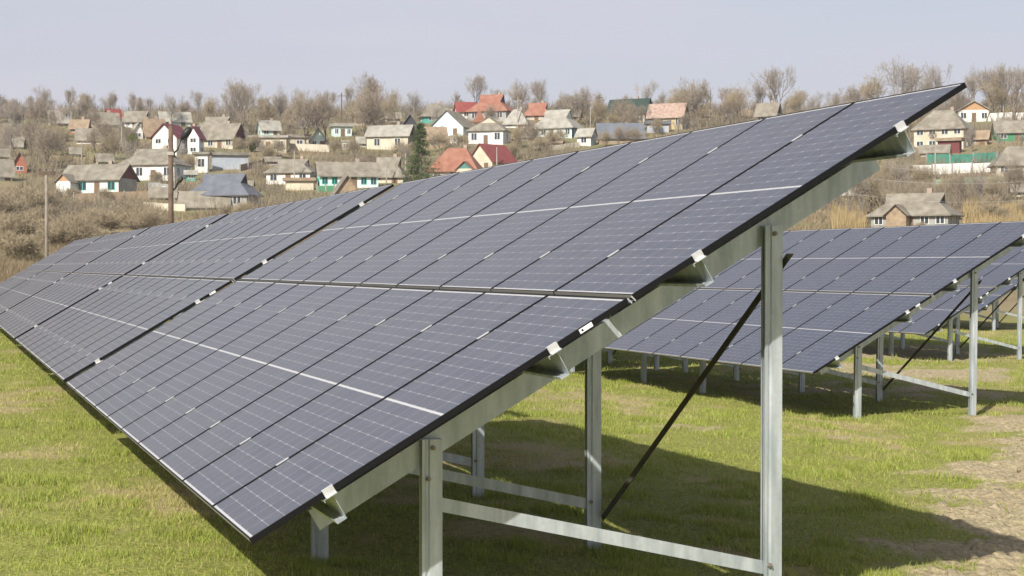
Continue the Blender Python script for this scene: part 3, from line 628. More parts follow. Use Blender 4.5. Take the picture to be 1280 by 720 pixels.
house('house', 'dark green roofed long house on the ridge right of centre', (757, 818), 156, 139, 122, -20, .6, roof='green', wall='beige', nf=4, ns=1, chim=0, short='the green roofed house')
house('house', 'yellow and white house with rust striped pale roof', (808, 862), 162, 144, 128, -16, .6, roof='rusty', wall='yellow', side='steel', nf=4, ns=1, chim=0, short='the rust striped yellow house')
house('barn', 'low blue grey barn in front of the rust striped yellow house', (806, 838), 166, 155, 151, 5, .4, 'flat', roof='dark', wall='steel', nf=0, ns=0, cat='barn', win=False, short='the low blue grey barn')
house('house', 'pale far house among trees right of the rust striped house', (903, 917), 148, 143, 137, 5, .7, roof='slate2', wall='cream', nf=2, ns=0, chim=0, short='the pale far house')
house('house', 'grey roofed far house above the near solar table, with small dark gable', (943, 978), 156, 141, 128, -24, .6, roof='slate', wall='beige', gable='dark', nf=2, ns=0, chim=0, short='the far grey roof')
house('house', 'big cream two storey house with wide slate roof at right', (1141, 1216), 186, 158, 136, -14, .7, 'hip', roof='slate', wall='cream', nf=4, ns=1, st=2, chim=0, short='the big cream house')
house('shed', 'maroon boarded shed below the big cream house', (1170, 1204), 192, 176, 172, -12, .5, 'flat', roof='brown', wall='maroon', nf=2, ns=0, cat='shed', win=False, short='the maroon shed')
house('shed', 'small shed with low slate gable left of the maroon shed', (1149, 1188), 196, 191, 183, -5, .6, roof='slate', wall='beige', nf=1, ns=0, cat='shed', chim=0, short='the low slate shed')
house('house', 'white and orange wood two storey house at the top right', (1189, 1238), 153, 137, 126, 14, .8, ridge='y', roof='slate2', wall='white', gable='owood', nf=3, ns=0, chim=0, short='the white and orange wood house')
house('shed', 'tumbledown green shed with layered slabs at the right edge', (1240, 1300), 177, 163, 150, 10, .5, roof='slate', wall='green', nf=3, ns=0, cat='shed', chim=0, short='the tumbledown green shed')
house('shed', 'brown plank shed right of the big cream house', (1208, 1238), 181, 171, 163, -10, .6, roof='brown', wall='wood', nf=2, ns=0, cat='shed', chim=0, short='the brown plank shed')
house('house', 'yellowish house with steep slate roof cut by the right edge', (1236, 1304), 222, 203, 182, 12, .7, 'hip', roof='slate', wall='cream', nf=3, ns=0, chim=0, short='the yellowish right edge house')
h49 = house('house', 'lone lower house with two grey gables just above the second row of panels', (1086, 1202), 287, 265, 241, -16, .55, 'dutch', roof='slate', wall='grey', gable='dark', nf=5, ns=1, chim=0, short='the lone lower house')
add_porch(h49, .38, .26, gable='wood', dep=1.5, wall='wood')
house('house', 'small white house with grey roof between the two pole lines at left', (186, 222), 250, 244, 237, -6, .3, roof='slate', wall='white', nf=2, ns=0, chim=0, short='the small white low house')

for a in [('shed', 'low grey shed left of the red brick gable, half behind scrub', (-6, 12), 200, 192, 186, 8, 'slate', 'beige'), ('shed', 'small cream shed on the upper left slope under pale poles', (44, 62), 176, 168, 162, -12, 'slate', 'cream'),
          ('shed', 'small slate roofed shed above the turquoise shuttered cottage', (118, 142), 206, 199, 192, 10, 'slate', 'beige'), ('shed', 'tiny mint shed right of the broad hipped white house', (234, 243), 226, 216, 213, 0, 'slate2', 'turq'),
          ('shed', 'cream lean to at the right foot of the dark roofed house', (296, 318), 238, 230, 226, -8, 'slate', 'cream'), ('shed', 'dark open shed beneath the flat grey outbuilding', (330, 352), 208, 200, 196, 5, 'slate', 'wood'),
          ('house', 'pale low house on the ridge left of the white booth', (372, 396), 160, 152, 145, -15, 'slate2', 'white'), ('house', 'small brown roofed house on the ridge above the white booth', (440, 468), 157, 149, 141, 12, 'brown', 'cream'),
          ('shed', 'pale lean to shed directly right of the white booth', (444, 460), 184, 176, 171, 8, 'slate2', 'white'), ('shed', 'grey shed behind the beige plaster house on its left', (480, 502), 153, 146, 140, 10, 'slate', 'beige'),
          ('shed', 'long low brown shed below the mint walled house', (664, 706), 186, 178, 173, -6, 'brown', 'beige'), ('shed', 'small pale shed between the white carport house and the mint house', (644, 662), 176, 168, 162, 14, 'slate2', 'white'),
          ('house', 'small cream house on the ridge between rust brown and green roofs', (706, 728), 150, 143, 136, -12, 'slate', 'cream'), ('house', 'small slate roofed house far right of the rust striped house', (868, 890), 150, 143, 137, 10, 'slate', 'beige'),
          ('house', 'low far house just left of the grey roof above the near table', (922, 940), 149, 143, 138, 8, 'brown', 'cream'), ('shed', 'pale shed in the scrub left of the lone lower house', (1050, 1074), 250, 243, 238, -10, 'slate2', 'beige'),
          ('shed', 'low slate shed on the bank right of the faded green mesh', (1262, 1290), 246, 238, 232, 8, 'slate', 'beige'), ('shed', 'white shed beside the pale wall at the top right', (1246, 1262), 158, 151, 147, 10, 'slate', 'white')]:
    house(a[0], a[1], a[2], a[3], a[4], a[5], a[6], .7, roof=a[7], wall=a[8], nf=2 if a[0] == 'house' else 1, ns=0, chim=1 if a[0] == 'house' else 0, cat=a[0], short='the ' + ' '.join(a[1].split()[:3]) )
# ------------------------------------------------------------------ fences, walls, poles, wires
def line_fence(name, label, a, b, hgt, m, cat='fence', thick=.08, seg=3.0, posts=True, pm=None):
    """fence standing on the ground from pixel a to pixel b (base line)"""
    A, _ = hit(*a); B, _ = hit(*b); L_ = np.linalg.norm((B - A)[:2]); n = max(2, int(L_ / seg)); root = empty(name, (A[0], A[1], A[2]), 0, label, cat)
    d = (B - A) / L_; nn = np.array([-d[1], d[0], 0]); mb = MB(); pts = []
    for i in range(n + 1):
        P = A + (B - A) * i / n; P[2] = float(base_z(P[0], P[1])); pts.append(P - A)
    for i in range(n):
        p, q = pts[i], pts[i + 1]; o = nn * thick / 2; up = np.array([0, 0, hgt * rng.uniform(.93, 1.03)]); dn = np.array([0, 0, -.5])
        mb.add([p - o + dn, q - o + dn, q + o + dn, p + o + dn, p - o + up, q - o + up, q + o + up, p + o + up], [(3, 2, 1, 0), (4, 5, 6, 7), (0, 1, 5, 4), (1, 2, 6, 5), (2, 3, 7, 6), (3, 0, 4, 7)])
    mb.build('panel', m, root)
    if posts:
        for p in pts: mb = MB(); mb.box(p[0] - .09, p[0] + .09, p[1] - .12, p[1] + .06, p[2] - .5, p[2] + hgt + .15); mb.build('post', pm or WL['grey'], root)
FG = mat('green_mesh', (.03, .17, .12), .8, noise=(.055, .22, .16), nscale=1.5)
FGL = mat('faded_green_mesh', (.20, .32, .22), .8, noise=(.28, .34, .22), nscale=.8)
line_fence('mesh_fence', 'dark green mesh fence strung above the white wall at right', (1158, 206), (1246, 203), 1.7, FG, thick=.04)
line_fence('board_fence', 'white panelled fence directly below the dark green mesh', (1140, 218), (1240, 215), 1.6, WL['white'], thick=.06)
line_fence('mesh_fence', 'faded green mesh fence lower down, above the lone lower house', (1168, 235), (1262, 231), 1.3, FGL, thick=.04)
line_fence('concrete_wall', 'pale wall on the ridge at the right edge', (1226, 152), (1290, 150), 1.7, WL['white'], 'wall')
line_fence('garden_wall', 'white garden wall stepping down left of the dark roofed house', (186, 236), (226, 250), 1.1, WL['white'], 'wall', thick=.25, posts=False)
line_fence('garden_wall', 'long cream wall at the foot of the dark roofed house', (180, 261), (232, 264), 1.0, WL['cream'], 'wall', thick=.25, posts=False)
line_fence('picket_fence', 'grey paling fence below the turquoise shuttered cottage', (92, 252), (186, 249), 1.2, WL['wood'])
line_fence('metal_fence', 'dark sheet fence in front of the broad hipped white house', (186, 240), (214, 242), 1.5, WL['grey'])
line_fence('stone_wall', 'rubble stone wall on the bank left of the beige plaster house', (362, 188), (412, 190), 1.4, WL['beige'], 'wall', thick=.3, posts=False)
line_fence('picket_fence', 'low green picket fence before the long turquoise house', (396, 240), (418, 240), 1.0, WL['green'])
line_fence('stone_wall', 'pale rubble wall below the mint walled house', (688, 188), (724, 184), 1.0, WL['cream'], 'wall', thick=.3, posts=False)
line_fence('picket_fence', 'grey paling fence under the flat grey outbuilding', (300, 214), (352, 200), 1.1, WL['wood'])
CONC = mat('pole_concrete', (.27, .25, .22), .9, noise=(.36, .33, .29), nscale=2); OLDP = mat('pole_grey_wood', (.17, .145, .115), .9, noise=(.26, .225, .185), nscale=2); WOODP = mat('pole_wood', (.085, .058, .042), .85, noise=(.14, .10, .07), nscale=3); METD = mat('lamp_metal', (.035, .035, .035), .5, .4)
def pole_at(name, label, px, ytop, dist, r0, r1, m, cat='pole', group=None):
    r = ray(px, ytop); P = CAM + r * dist; g = float(base_z(P[0], P[1])); root = empty(name, (P[0], P[1], g), -YAW, label, cat, group)
    mb = MB(); mb.tube([(0, 0, -1), (0, 0, (P[2] - g))], [r0, r1], 8); mb.build('shaft', m, root, smooth=True); return root, P[2] - g
lamp, lh = pole_at('lamp_pole', 'brown wooden pole with two curved lamp arms behind the front row', 213.5, 157, 84, .15, .12, WOODP, 'lamp pole')
def lamp_arm(root, z, ex, ez, s=1):
    mb = MB(); mb.tube([(.1, 0, z), (.25 * s + .1, -.05, z + .22 * s), (ex, -.1, z + ez)], .045, 6); a = mb.build('lamp_arm', METD, root)
    mb = MB(); c = np.array([ex, -.1, z + ez]); d = np.array([.45, 0, .55]) * s; d2 = d / np.linalg.norm(d)
    mb.tube([c - d2 * .05, c + d * .12, c + d * .45, c + d * .85, c + d], [.04, .12 * s, .2 * s, .17 * s, .04], 8); mb.build('lamp_head', METD, a, smooth=True)
lamp_arm(lamp, lh - 1.4, .55, .75); lamp_arm(lamp, lh - 3.2, .35, .35, .55)
mb = MB(); mb.box(-.16, .16, -.16, .16, lh - 1.47, lh - 1.30); mb.build('clamp_band', CONC, lamp)
p2, ph2 = pole_at('utility_pole', 'grey weathered pole with short crossarm at far left', 58, 214, 100, .12, .09, OLDP, 'utility pole')
mb = MB(); mb.box(-.50, .50, -.09, .09, ph2 - .22, ph2 - .02); xa = mb.build('crossarm', WOODP, p2)
for xx in (-.38, 0, .38): mb = MB(); mb.tube([(xx, 0, ph2 - .02), (xx, 0, ph2 + .14)], .04, 6); mb.build('insulator', METD, xa)
def far_pole(label, px, yt, yb, m=CONC, arm=False, r=.12):
    P, dist = hit(px, yb); h = (yb - yt) * dist / F_PX; root = empty('utility_pole', tuple(P), -YAW, label, 'utility pole', 'thin poles standing in the village')
    mb = MB(); mb.tube([(0, 0, -.5), (0, 0, h)], [r, r * .8], 6); mb.build('shaft', m, root)
    if arm: mb = MB(); mb.box(-.9, .9, -.06, .06, h - .8, h - .66); mb.build('crossarm', m, root)
for a in [('thin white pole beside the tiny white hut', 102, 177, 206), ('thin pale pole in front of the white triangle cottage', 368, 189, 232), ('short thin pole rising from the ridge trees left of centre', 427, 116, 150, WOODP, True, .16),
          ('pale pole left of the mint walled house with pale roof', 647, 122, 160, CONC, True), ('thin pole in front of the crimson sheet roof', 621, 184, 214), ('thin pale pole right of the mint walled house', 738, 134, 160),
          ('tall pole with crossarm before the green roofed house', 796, 108, 152, CONC, True, .18), ('short pole just right of the tall crossarm pole', 801, 130, 152), ('distant pole on the ridge left of the green roofed house', 749, 118, 145, WOODP, True),
          ('thin pale pole before the maroon shed at right', 1169, 172, 226), ('thin pole before the hipped beige cottage left of the spruce', 483, 196, 230), ('thin white pole close to the left side of the spruce', 507, 192, 225), ('thin pale pole beside the long cream wall', 218, 210, 262, CONC, False, .09),
          ('distant dark pole on the ridge above the near solar table', 888, 112, 150, WOODP), ('pale pole on the slope left of the tiny white gable house', 152, 158, 185), ('thin pole at far left beside the pale blue shed', 13, 172, 190), ('white pole at the yellowish right edge house', 1276, 188, 215), ('thin grey pole near the big cream house top', 1254, 118, 152)]:
    far_pole(*a)
# twin raked poles
for lb, px, px2 in (('left leg pole of the pale A shaped pair at top right', 1271, 1268), ('right leg pole of the pale A shaped pair at top right', 1271, 1275)):
    P, dist = hit(px2, 148); s = dist / F_PX; root = empty('utility_pole', tuple(P), -YAW, lb, 'utility pole'); mb = MB(); mb.tube([(0, 0, -.5), ((px - px2) * s, 0, 40 * s)], [.18, .14], 6); mb.build('shaft', CONC, root)
P, dist = hit(321, 214); 
def wire(label, A, B, sag=.6, r=.007):
    pts = [A + (B - A) * t - np.array([0, 0, sag * 4 * t * (1 - t)]) for t in np.linspace(0, 1, 12)]
    mb = MB(); mb.tube(pts, r, 4); tag(mb.build('power_line', M['wire']), label, 'power line')
Pl = np.array(lamp.location) + np.array([0, 0, lh - .2]); Pu = np.array(p2.location) + np.array([0, 0, ph2 + .05])
wire('wire strung between the concrete pole and the wooden lamp pole', Pu, Pl, .5)
def wpt(px, py, dist): return CAM + ray(px, py) * dist
wire('upper thin wire sagging from the lamp pole to the hipped houses', Pl, wpt(500, 208, 150), 1.5)
wire('lower thin wire crossing the slope from the lamp pole past the wooden barn', Pl - np.array([0, 0, 1.5]), wpt(560, 232, 130), 1.5)
for i, (lb, ya, yb_) in enumerate((('highest pale wire crossing the scrub at right', 200, 206), ('middle pale wire crossing the scrub at right', 216, 222), ('lowest pale wire crossing the scrub at right', 238, 246))):
    pts = wpt(1040, ya, 170), wpt(1330, yb_, 150); wire(lb, pts[0], pts[1], .8, .009)

# ------------------------------------------------------------------ trees
BARK = [mat('bark_brown', (.15, .12, .09), .95, noise=(.21, .17, .13), nscale=1.2), mat('bark_grey', (.17, .15, .13), .95, noise=(.24, .215, .185), nscale=1.2), mat('bark_olive', (.185, .15, .09), .95, noise=(.25, .21, .13), nscale=1.2)]
TWIG = [mat('twigs_brown', (.29, .24, .18), .95), mat('twigs_grey', (.33, .29, .245), .95), mat('twigs_olive', (.34, .28, .185), .95)]
def tubes_mesh(name, segs, m, n=3):
    """segs (A,B,ra,rb) arrays -> one mesh of open 3-sided tubes"""
    A = np.array([s[0] for s in segs]); B = np.array([s[1] for s in segs]); ra = np.array([s[2] for s in segs]); rb = np.array([s[3] for s in segs])
    d = B - A; d /= np.linalg.norm(d, axis=1)[:, None] + 1e-9; ref = np.where(np.abs(d[:, 2:3]) < .9, np.array([[0, 0, 1.]]), np.array([[1., 0, 0]]))
    a = np.cross(d, ref); a /= np.linalg.norm(a, axis=1)[:, None]; b = np.cross(d, a); k = len(A); V = np.zeros((k, 2 * n, 3))
    for i in range(n):
        t = 2 * math.pi * i / n; o = a * math.cos(t) + b * math.sin(t); V[:, i] = A + o * ra[:, None]; V[:, n + i] = B + o * rb[:, None]
    base = (np.arange(k) * 2 * n)[:, None, None]; q = np.array([[i, (i + 1) % n, n + (i + 1) % n, n + i] for i in range(n)])[None]
    return np_mesh(name, V.reshape(-1, 3), (base + q).reshape(-1, 4), [m], smooth=n > 4)
def bare_tree(seed, H=9.0, spread=1.0, levels=6, up=.25, stems=1, twigr=.015):
    r_ = np.random.default_rng(seed); tr = []; cr_ = []
    def grow(p, d, L, rad, lv):
        nseg = 4 if lv < 2 else (3 if lv < 3 else 2); q = p
        for i in range(nseg):
            d = d + r_.normal(size=3) * .13 * (1 + lv * .25); d[2] += up * .12; d /= np.linalg.norm(d)
            e = q + d * L / nseg; r0 = rad * (1 - .35 * i / nseg); r1 = rad * (1 - .35 * (i + 1) / nseg)
            (tr if lv < 3 else cr_).append((q, e, max(r0, twigr), max(r1, twigr * .8)))
            if lv < levels and lv > 0 and (i > 0 or lv > 1):
                side(e, d, L, rad, lv)
            q = e
        if lv < levels:
            for _ in range(4 if lv < 1 else 2): side(q, d, L, rad * .75, lv, .75)
    def side(q, d, L, rad, lv, ang=1.0):
        a = r_.normal(size=3); a -= d * (a @ d); a /= np.linalg.norm(a) + 1e-9
        th = r_.uniform(.35, .85) * spread * ang; nd = d * math.cos(th) + a * math.sin(th); nd[2] += .08; nd /= np.linalg.norm(nd)
        grow(q, nd, L * (r_.uniform(1.2, 1.7) if lv == 0 else r_.uniform(.5, .78)), rad * (.62 if lv == 0 else .52), lv + 1)
    for s in range(stems):
        d0 = np.array([r_.normal() * .06 + (0 if stems == 1 else r_.normal() * .35), r_.normal() * .06 + (0 if stems == 1 else r_.normal() * .35), 1.0]); d0 /= np.linalg.norm(d0)
        grow(np.array([0, 0, -.4 if s == 0 else -.3]), d0, H * .22, H * .026 / math.sqrt(stems), 0)
    zmax = max(s[1][2] for s in cr_); sc = H / zmax
    f = lambda S: [(a * sc, b * sc, c, d) for a, b, c, d in S]
    return f(tr), f(cr_)
PROT = []
for i, (sd, H, sp, lv, up, stems) in enumerate([(1, 9, .95, 5, .55, 1), (2, 8, 1.1, 5, .45, 1), (3, 10, .75, 5, .8, 1), (4, 7, 1.1, 5, .4, 2), (5, 12, .5, 5, 1.2, 1), (6, 8, 1.0, 5, .45, 2), (9, 5, 1.2, 4, .2, 4), (12, 3.2, 1.2, 4, .3, 7)]):
    t_, c_ = bare_tree(sd, H, sp, lv, up, stems)
    v = (0, 1, 1, 0, 0, 2, 2, 2)[i]
    PROT.append((H, tubes_mesh('trunk', t_, BARK[v], 6), tubes_mesh('crown', c_, TWIG[v], 3), v))
TREE_N = {}
def rel_label(px, py, adj, noun, dist):
    best = None
    for h in HOUSES:
        b = h['box']; cx = (b[0] + b[1]) / 2; dx = px - cx; dy = (py - b[3]); q = math.hypot(dx, dy * 2.2)
        if best is None or q < best[0]: best = (q, h, dx, dy, b)
    q, h, dx, dy, b = best; hwp = (b[1] - b[0]) / 2
    if abs(dx) < hwp: rel = 'in front of' if dy > 0 else 'behind'
    elif dx < 0: rel = 'left of'
    else: rel = 'right of'
    return (adj, noun, rel, h['short']), q
PLACED = []
def place_tree(px, pb, hpx, proto, adj, noun='bare tree', rz=None, wide=1.0):
    P, dist = hit(px, pb); H = hpx * dist / F_PX; p = PROT[proto]; s = H / p[0]
    key, q = rel_label(px, pb, adj, noun, dist)
    PLACED.append(dict(P=P, s=s, proto=p, key=key, q=q, px=px, noun=noun, rz=rng.uniform(0, 6.28) if rz is None else rz, wide=wide))
# the trees one can pick out in the photograph: x, base y, height in pixels, kind, look
for t in [(300, 172, 62, 0, 'tall spreading'), (216, 158, 36, 1, 'dense brown'), (350, 166, 52, 2, 'tall grey'), (330, 165, 44, 5, 'twiggy'), (384, 186, 60, 3, 'twiggy brown'), (405, 184, 58, 0, 'dark limbed'), (460, 184, 66, 3, 'broad dark'), (455, 168, 48, 5, 'brown'),
          (514, 152, 34, 1, 'small dark'), (497, 156, 36, 5, 'bushy'), (570, 142, 26, 2, 'small grey'), (652, 145, 40, 1, 'broad grey'), (640, 142, 32, 5, 'grey'), (708, 150, 32, 1, 'spreading'), (722, 158, 40, 3, 'ochre'), (740, 160, 36, 5, 'ochre'), (776, 162, 34, 3, 'bushy'),
          (828, 146, 30, 2, 'small'), (872, 160, 54, 3, 'broad brown'), (858, 158, 46, 5, 'brown'), (845, 146, 32, 1, 'thin'), (930, 156, 46, 5, 'bushy brown'), (918, 152, 36, 1, 'small'), (972, 150, 58, 0, 'tall forked grey'), (950, 150, 46, 2, 'narrow grey'), (1005, 150, 36, 5, 'reddish brown'), (1020, 150, 32, 1, 'reddish'), (1068, 146, 34, 3, 'low'), (1116, 146, 64, 1, 'tall spreading'),
          (1135, 144, 56, 0, 'grey'), (1172, 144, 58, 1, 'broad'), (1160, 146, 50, 2, 'thin'), (1100, 144, 48, 5, 'brown'), (1215, 146, 56, 2, 'tall'), (1240, 150, 58, 0, 'tall slender'), (1252, 150, 60, 4, 'tall narrow'), (1266, 152, 62, 0, 'dark'), (1232, 152, 50, 5, 'twiggy'), (1196, 152, 40, 3, 'low'),
          (45, 170, 42, 3, 'broad grey'), (12, 168, 38, 1, 'grey'), (28, 162, 32, 2, 'grey'), (100, 150, 30, 5, 'grey'), (108, 150, 30, 4, 'narrow tall'), (85, 158, 26, 1, 'small'), (143, 144, 24, 4, 'narrow poplar like'), (120, 166, 26, 3, 'bushy'), (70, 175, 34, 0, 'brown'), (40, 205, 50, 0, 'brown'), (60, 212, 50, 3, 'dense brown'), (20, 196, 40, 1, 'brown'), (76, 196, 38, 5, 'brown'), (130, 190, 36, 3, 'brown'), (140, 200, 34, 5, 'brown'), (118, 200, 34, 0, 'brown'), (165, 184, 22, 3, 'dark'), (150, 176, 26, 1, 'brown'),
          (186, 146, 22, 4, 'slender'), (270, 152, 30, 5, 'grey'), (282, 160, 40, 1, 'spreading'), (318, 190, 24, 6, 'reddish'), (345, 198, 26, 6, 'pinkish brown'), (335, 202, 22, 6, 'pinkish brown'), (238, 216, 24, 6, 'twiggy'), (296, 192, 22, 6, 'reddish brown'),
          (1062, 280, 62, 0, 'slender'), (1078, 270, 50, 2, 'slender'), (1102, 262, 52, 5, 'brown'), (1120, 240, 36, 1, 'twiggy'), (1205, 262, 40, 0, 'slender'), (1225, 262, 42, 2, 'slender'), (1250, 258, 42, 5, 'twiggy'), (1270, 250, 44, 3, 'brown'), (1215, 190, 30, 2, 'slender'), (1155, 235, 30, 6, 'brown'), (1190, 250, 34, 6, 'brown'), (1110, 225, 26, 6, 'brown'), (1135, 226, 24, 6, 'brown'),
          (650, 186, 30, 6, 'brown'), (664, 190, 34, 3, 'dark brown'), (690, 186, 26, 6, 'brown'), (676, 196, 28, 6, 'brown'), (640, 200, 24, 6, 'brown'), (760, 166, 26, 5, 'brown'), (790, 172, 30, 3, 'dull brown'), (820, 168, 22, 6, 'brown'), (888, 160, 34, 5, 'ochre'), (905, 158, 30, 3, 'ochre'), (702, 180, 20, 6, 'brown'),
          (530, 172, 20, 6, 'brown'), (548, 190, 26, 6, 'reddish brown'), (574, 186, 22, 6, 'brown'), (500, 200, 26, 6, 'brown'), (440, 196, 24, 6, 'reddish'), (420, 194, 22, 6, 'brown'), (478, 148, 22, 1, 'small grey'), (440, 150, 24, 3, 'brown'), (370, 158, 34, 5, 'brown'), (395, 156, 34, 1, 'brown'), (230, 150, 22, 3, 'brown'),
          (774, 163, 30, 5, 'ochre'), (788, 165, 34, 3, 'dense ochre'), (804, 163, 28, 0, 'thin ochre'), (756, 184, 22, 6, 'dense brown'), (773, 184, 24, 3, 'dark ochre'), (792, 182, 24, 6, 'ochre'), (612, 158, 24, 3, 'limbed'), (548, 158, 26, 1, 'limbed grey')]:
    place_tree(t[0], t[1], t[2] * (1.22 if t[3] not in (6, 7) else 1.1), *t[3:], wide=.78 if t[3] not in (6, 7) else .95)
# fill the slope between them, never in front of a house
def clear(px, pb, hpx, thr=.24):
    x0, x1, y0, y1 = px - hpx * .4, px + hpx * .4, pb - hpx, pb
    for h in HOUSES:
        b = h['box']
        if pb > b[3] - 2:
            ix = min(x1, b[1]) - max(x0, b[0]); iy = min(y1, b[3]) - max(y0, b[2])
            if ix > 0 and iy > 0 and ix * iy > thr * (b[1] - b[0]) * (b[3] - b[2]): return False
    return True
cnt = 0; tries = 0
while cnt < 165 and tries < 6000:
    tries += 1; px = rng.uniform(-20, 1300); pb = rng.uniform(139, 153) if rng.random() < .5 else rng.uniform(153, 222)
    if 560 < px < 1130 and pb > 175: continue
    hpx = rng.uniform(17, 31) * (1 + .9 * rng.random() ** 4) * (1.0 if pb < 153 else 1.15)
    if not clear(px, pb, hpx): continue
    place_tree(px, pb, hpx, int(rng.choice([0, 1, 2, 2, 4, 3])), ['small', 'slim', 'thin', 'grey brown', 'leggy'][rng.integers(0, 5)], wide=.72); cnt += 1
cnt = 0; tries = 0
while cnt < 90 and tries < 4000:
    tries += 1; px = rng.uniform(-20, 1300); pb = rng.uniform(165, 300)
    if 320 < px < 1050 and pb > 245 - (px - 320) * .14: continue
    hpx = rng.uniform(10, 22) * (1 if pb < 230 else 1.3)
    if not clear(px, pb, hpx, .08): continue
    place_tree(px, pb, hpx, 7 if rng.random() < .6 else 6, ['dull brown', 'straw coloured', 'grey', 'reddish', 'low round'][rng.integers(0, 5)], 'bare shrub'); cnt += 1
for k in range(58):
    px = rng.uniform(-10, 330); pb = 345 - px * .22 - rng.uniform(0, 62) - 8
    hs_ = rng.uniform(24, 50)
    if not clear(px, pb, hs_, .05): continue
    place_tree(px, pb, hs_, 7 if rng.random() < .7 else 6, ['twiggy', 'tangled', 'ochre', 'grey brown'][rng.integers(0, 4)], 'bare shrub', wide=1.3)
bykey = {}
for p in PLACED: bykey.setdefault(p['key'], []).append(p)
ORD = ['nearest', 'second nearest', 'third nearest', 'fourth nearest', 'fifth nearest', 'sixth nearest', 'seventh nearest', 'eighth nearest', 'ninth nearest', 'tenth nearest']
for key, L_ in bykey.items():
    L_.sort(key=lambda p: p['q'])
    for i, p in enumerate(L_):
        adj, noun, rel, hs = key
        lb = f"{adj} {noun} {rel} {hs}" if len(L_) == 1 else f"{ORD[min(i, 9)]} {adj} {noun} {rel} {hs}"
        shrub = noun == 'bare shrub'
        o = empty('bare_shrub' if shrub else 'bare_tree', (p['P'][0], p['P'][1], p['P'][2] - .1), p['rz'], lb, 'shrub' if shrub else 'tree', 'bare shrubs on the hillside' if shrub else 'bare trees among the village houses')
        o.scale = (p['s'] * p['wide'], p['s'] * p['wide'], p['s'])
        obj('trunk', p['proto'][1], o); obj('crown', p['proto'][2], o)
def spruce():
    P, dist = hit(526, 232); H = 78 * dist / F_PX; root = empty('spruce_tree', tuple(P), 0, 'dark green spruce standing in the middle of the village', 'tree')
    mb = MB(); mb.tube([(0, 0, -.5), (0, 0, H * .5), (0, 0, H)], [.22, .13, .02], 8); mb.build('trunk', BARK[0], root)
    V = []; n = 0
    for lv in range(26):
        z = H * (.08 + .90 * lv / 25); rad = (H * .34) * (1 - lv / 26) ** .85 + .15
        for k in range(11):
            a = rng.uniform(0, 6.28); L_ = rad * rng.uniform(.55, 1.2); e = np.array([math.cos(a), math.sin(a), 0])
            for q in range(26):
                t = rng.uniform(.12, 1); c = e * L_ * t + np.array([0, 0, z - .28 * L_ * t + .20 * L_ * t * t]) + rng.normal(size=3) * .10
                d = e * rng.uniform(.1, .32) + rng.normal(size=3) * .13; d[2] -= .06; w = np.cross(d, rng.normal(size=3)); w /= np.linalg.norm(w) + 1e-9; w *= .055
                V += [c - w, c + w, c + d]
    V = np.array(V); mt = mat('spruce_needles', (.035, .07, .018), .8, noise=(.10, .125, .03), nscale=1.5)
    obj('crown', np_mesh('crown', V, np.arange(len(V)).reshape(-1, 3), [mt]), root)
spruce()
def evergreen(px, pb, hpx, label):
    P, dist = hit(px, pb); H = hpx * dist / F_PX; root = empty('evergreen_shrub', tuple(P), 0, label, 'shrub'); c = rng.normal(size=(2500, 3)); c /= np.linalg.norm(c, axis=1)[:, None]; c *= (rng.random((2500, 1)) ** .4) * (.8 + .3 * vnoise(c[:, :1] * 3 + 9, c[:, 1:2] * 3 + 9)); c = c * np.array([H * .42, H * .42, H * .5]) + np.array([0, 0, H * .5])
    d = rng.normal(size=(2500, 3)) * .09; e = rng.normal(size=(2500, 3)) * .09; V = np.stack([c, c + d, c + e], 1).reshape(-1, 3)
    obj('crown', np_mesh('crown', V, np.arange(len(V)).reshape(-1, 3), [mat('evergreen_leaves', (.07, .09, .02), .8, noise=(.14, .15, .03), nscale=1.5)]), root)
    mb = MB(); mb.tube([(0, 0, -.4), (0, 0, H * .6)], [.08, .04], 6); mb.build('trunk', BARK[0], root)
evergreen(166, 186, 20, 'yellow green evergreen bush beside the tiny white gable house'); evergreen(315, 190, 14, 'small green bush at the dark doorway of the flat outbuilding'); evergreen(766, 156, 16, 'dark green bush left of the green roofed house')

# ------------------------------------------------------------------ scrub and reeds (uncountable)
def scrub(name, n, px0, px1, py0, py1, hr, w, m, dens=None, lean=.45, dr=(.0, 1.0), keepf=None):
    px = rng.uniform(px0, px1, n); dist = None
    az = np.arctan2(*(np.array([ray(p, 300)[:2] for p in (px0, px1)]).T)); d0 = py0; d1 = py1
    a = rng.uniform(az[0], az[1], n); r = np.exp(rng.uniform(math.log(d0), math.log(d1), n))
    x = CAM[0] + r * np.sin(a); y = CAM[1] + r * np.cos(a); nn = fbm(x / 5, y / 5, 3)
    k = rng.random(n) < np.clip((nn - .38) * 5, .04, 1)
    if keepf is not None: k &= keepf(x, y)
    x, y, r = x[k], y[k], r[k]; n = len(x); z = base_z(x, y) - .05
    h = rng.uniform(hr[0], hr[1], n) * (.45 + 1.0 * np.clip(nn[k] - .3, 0, .7)); ww = w * (.6 + .8 * rng.random(n)) * (r / 120); b = rng.random(n) * 6.28; ll = rng.random(n) * lean * h; aa = rng.random(n) * 6.28
    base = np.stack([x, y, z], -1); dx = np.stack([np.cos(aa), np.sin(aa), 0 * aa], -1) * (ww / 2)[:, None]; tip = base + np.stack([np.cos(b) * ll, np.sin(b) * ll, h], -1)
    V = np.stack([base - dx, base + dx, tip], 1).reshape(-1, 3)
    tag(obj(name, np_mesh(name, V, np.arange(3 * n).reshape(-1, 3), [m], dict(dry=np.repeat(rng.uniform(dr[0], dr[1], n), 3), rnd=np.repeat(rng.random(n), 3)))), kind='stuff')
HXY = np.array([[h['P'][0], h['P'][1], max(h['w'], h['dd']) * .62 + .5] for h in HOUSES])
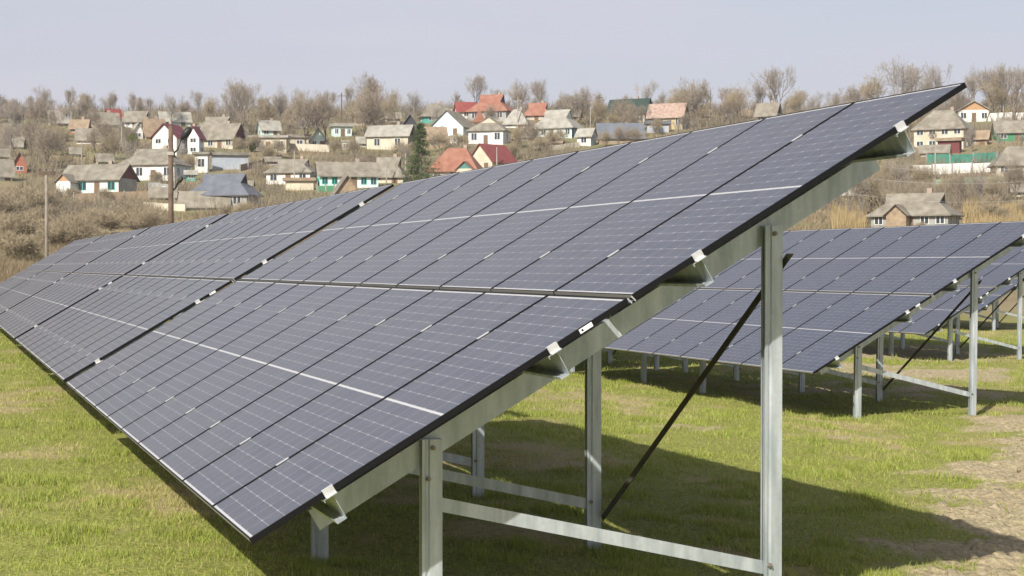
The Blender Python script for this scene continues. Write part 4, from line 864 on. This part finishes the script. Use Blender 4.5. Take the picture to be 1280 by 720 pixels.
def off_houses(x, y):
    k = np.ones(len(x), bool)
    for hx, hy, hr in HXY: k &= (x - hx) ** 2 + (y - hy) ** 2 > hr * hr
    return k
SM = blade_material('scrub_stalks', (.25, .195, .105), (.36, .28, .16), (.19, .145, .095), (.30, .235, .155))
scrub('scrub', 260000, -40, 1320, 95, 420, (.4, 1.3), .055, SM, lean=1.1, keepf=off_houses)
scrub('weeds', 60000, -60, 330, 72, 150, (.4, 1.2), .035, SM, lean=1.4, keepf=off_houses)
RM = blade_material('reed_stalks', (.40, .30, .14), (.50, .39, .20), (.34, .25, .12), (.46, .37, .21))
def pxof(x, y): d = np.stack([x - CAM[0], y - CAM[1]], -1); return PX0 + F_PX * (d @ Rv[:2]) / (d @ Fv[:2])
def reedkeep(x, y):
    p = pxof(x, y); n = fbm(x / 3.2 + 40, y / 6, 2); return (n > .47) & (((p > 1040) & (p < 1082)) | (p > 1204))
scrub('reeds', 32000, 1030, 1310, 185, 222, (1.2, 2.8), .06, RM, lean=.3, keepf=lambda x, y: reedkeep(x, y) & off_houses(x, y))
def thick(x, y):
    k = np.ones(len(x), bool)
    for h in HOUSES:      # leave the fronts of the houses open
        f = h['P'][:2] - CAM[:2]; L_ = np.linalg.norm(f); f = f / L_; dx = x - h['P'][0]; dy = y - h['P'][1]; al = dx * f[0] + dy * f[1]; ac = np.abs(-dx * f[1] + dy * f[0])
        k &= ~((ac < h['w'] * .5 + .5) & (al < 3) & (al > -16))
    return k
TM = blade_material('thicket_twigs', (.23, .19, .13), (.33, .275, .195), (.18, .15, .11), (.27, .23, .17))
scrub('thicket', 200000, -60, 1340, 215, 470, (1.4, 4.2), .042, TM, lean=1.0, keepf=lambda x, y: thick(x, y) & off_houses(x, y) & (fbm(x / 9 + 3, y / 9 + 8, 3) > .42))


# ------------------------------------------------------------------ light spring haze over the valley
m = bpy.data.materials.new('valley_haze'); m.use_nodes = True; t = m.node_tree; t.nodes.clear()
o = t.nodes.new('ShaderNodeOutputMaterial'); v = t.nodes.new('ShaderNodeVolumePrincipled')
v.inputs['Color'].default_value = (.94, .94, 1, 1); v.inputs['Density'].default_value = .00022; v.inputs['Anisotropy'].default_value = .2
t.links.new(v.outputs[0], o.inputs['Volume'])
mb = MB(); mb.box(-910, 910, -920, 900, -4, 75); tag(mb.build('haze', m), kind='stuff')
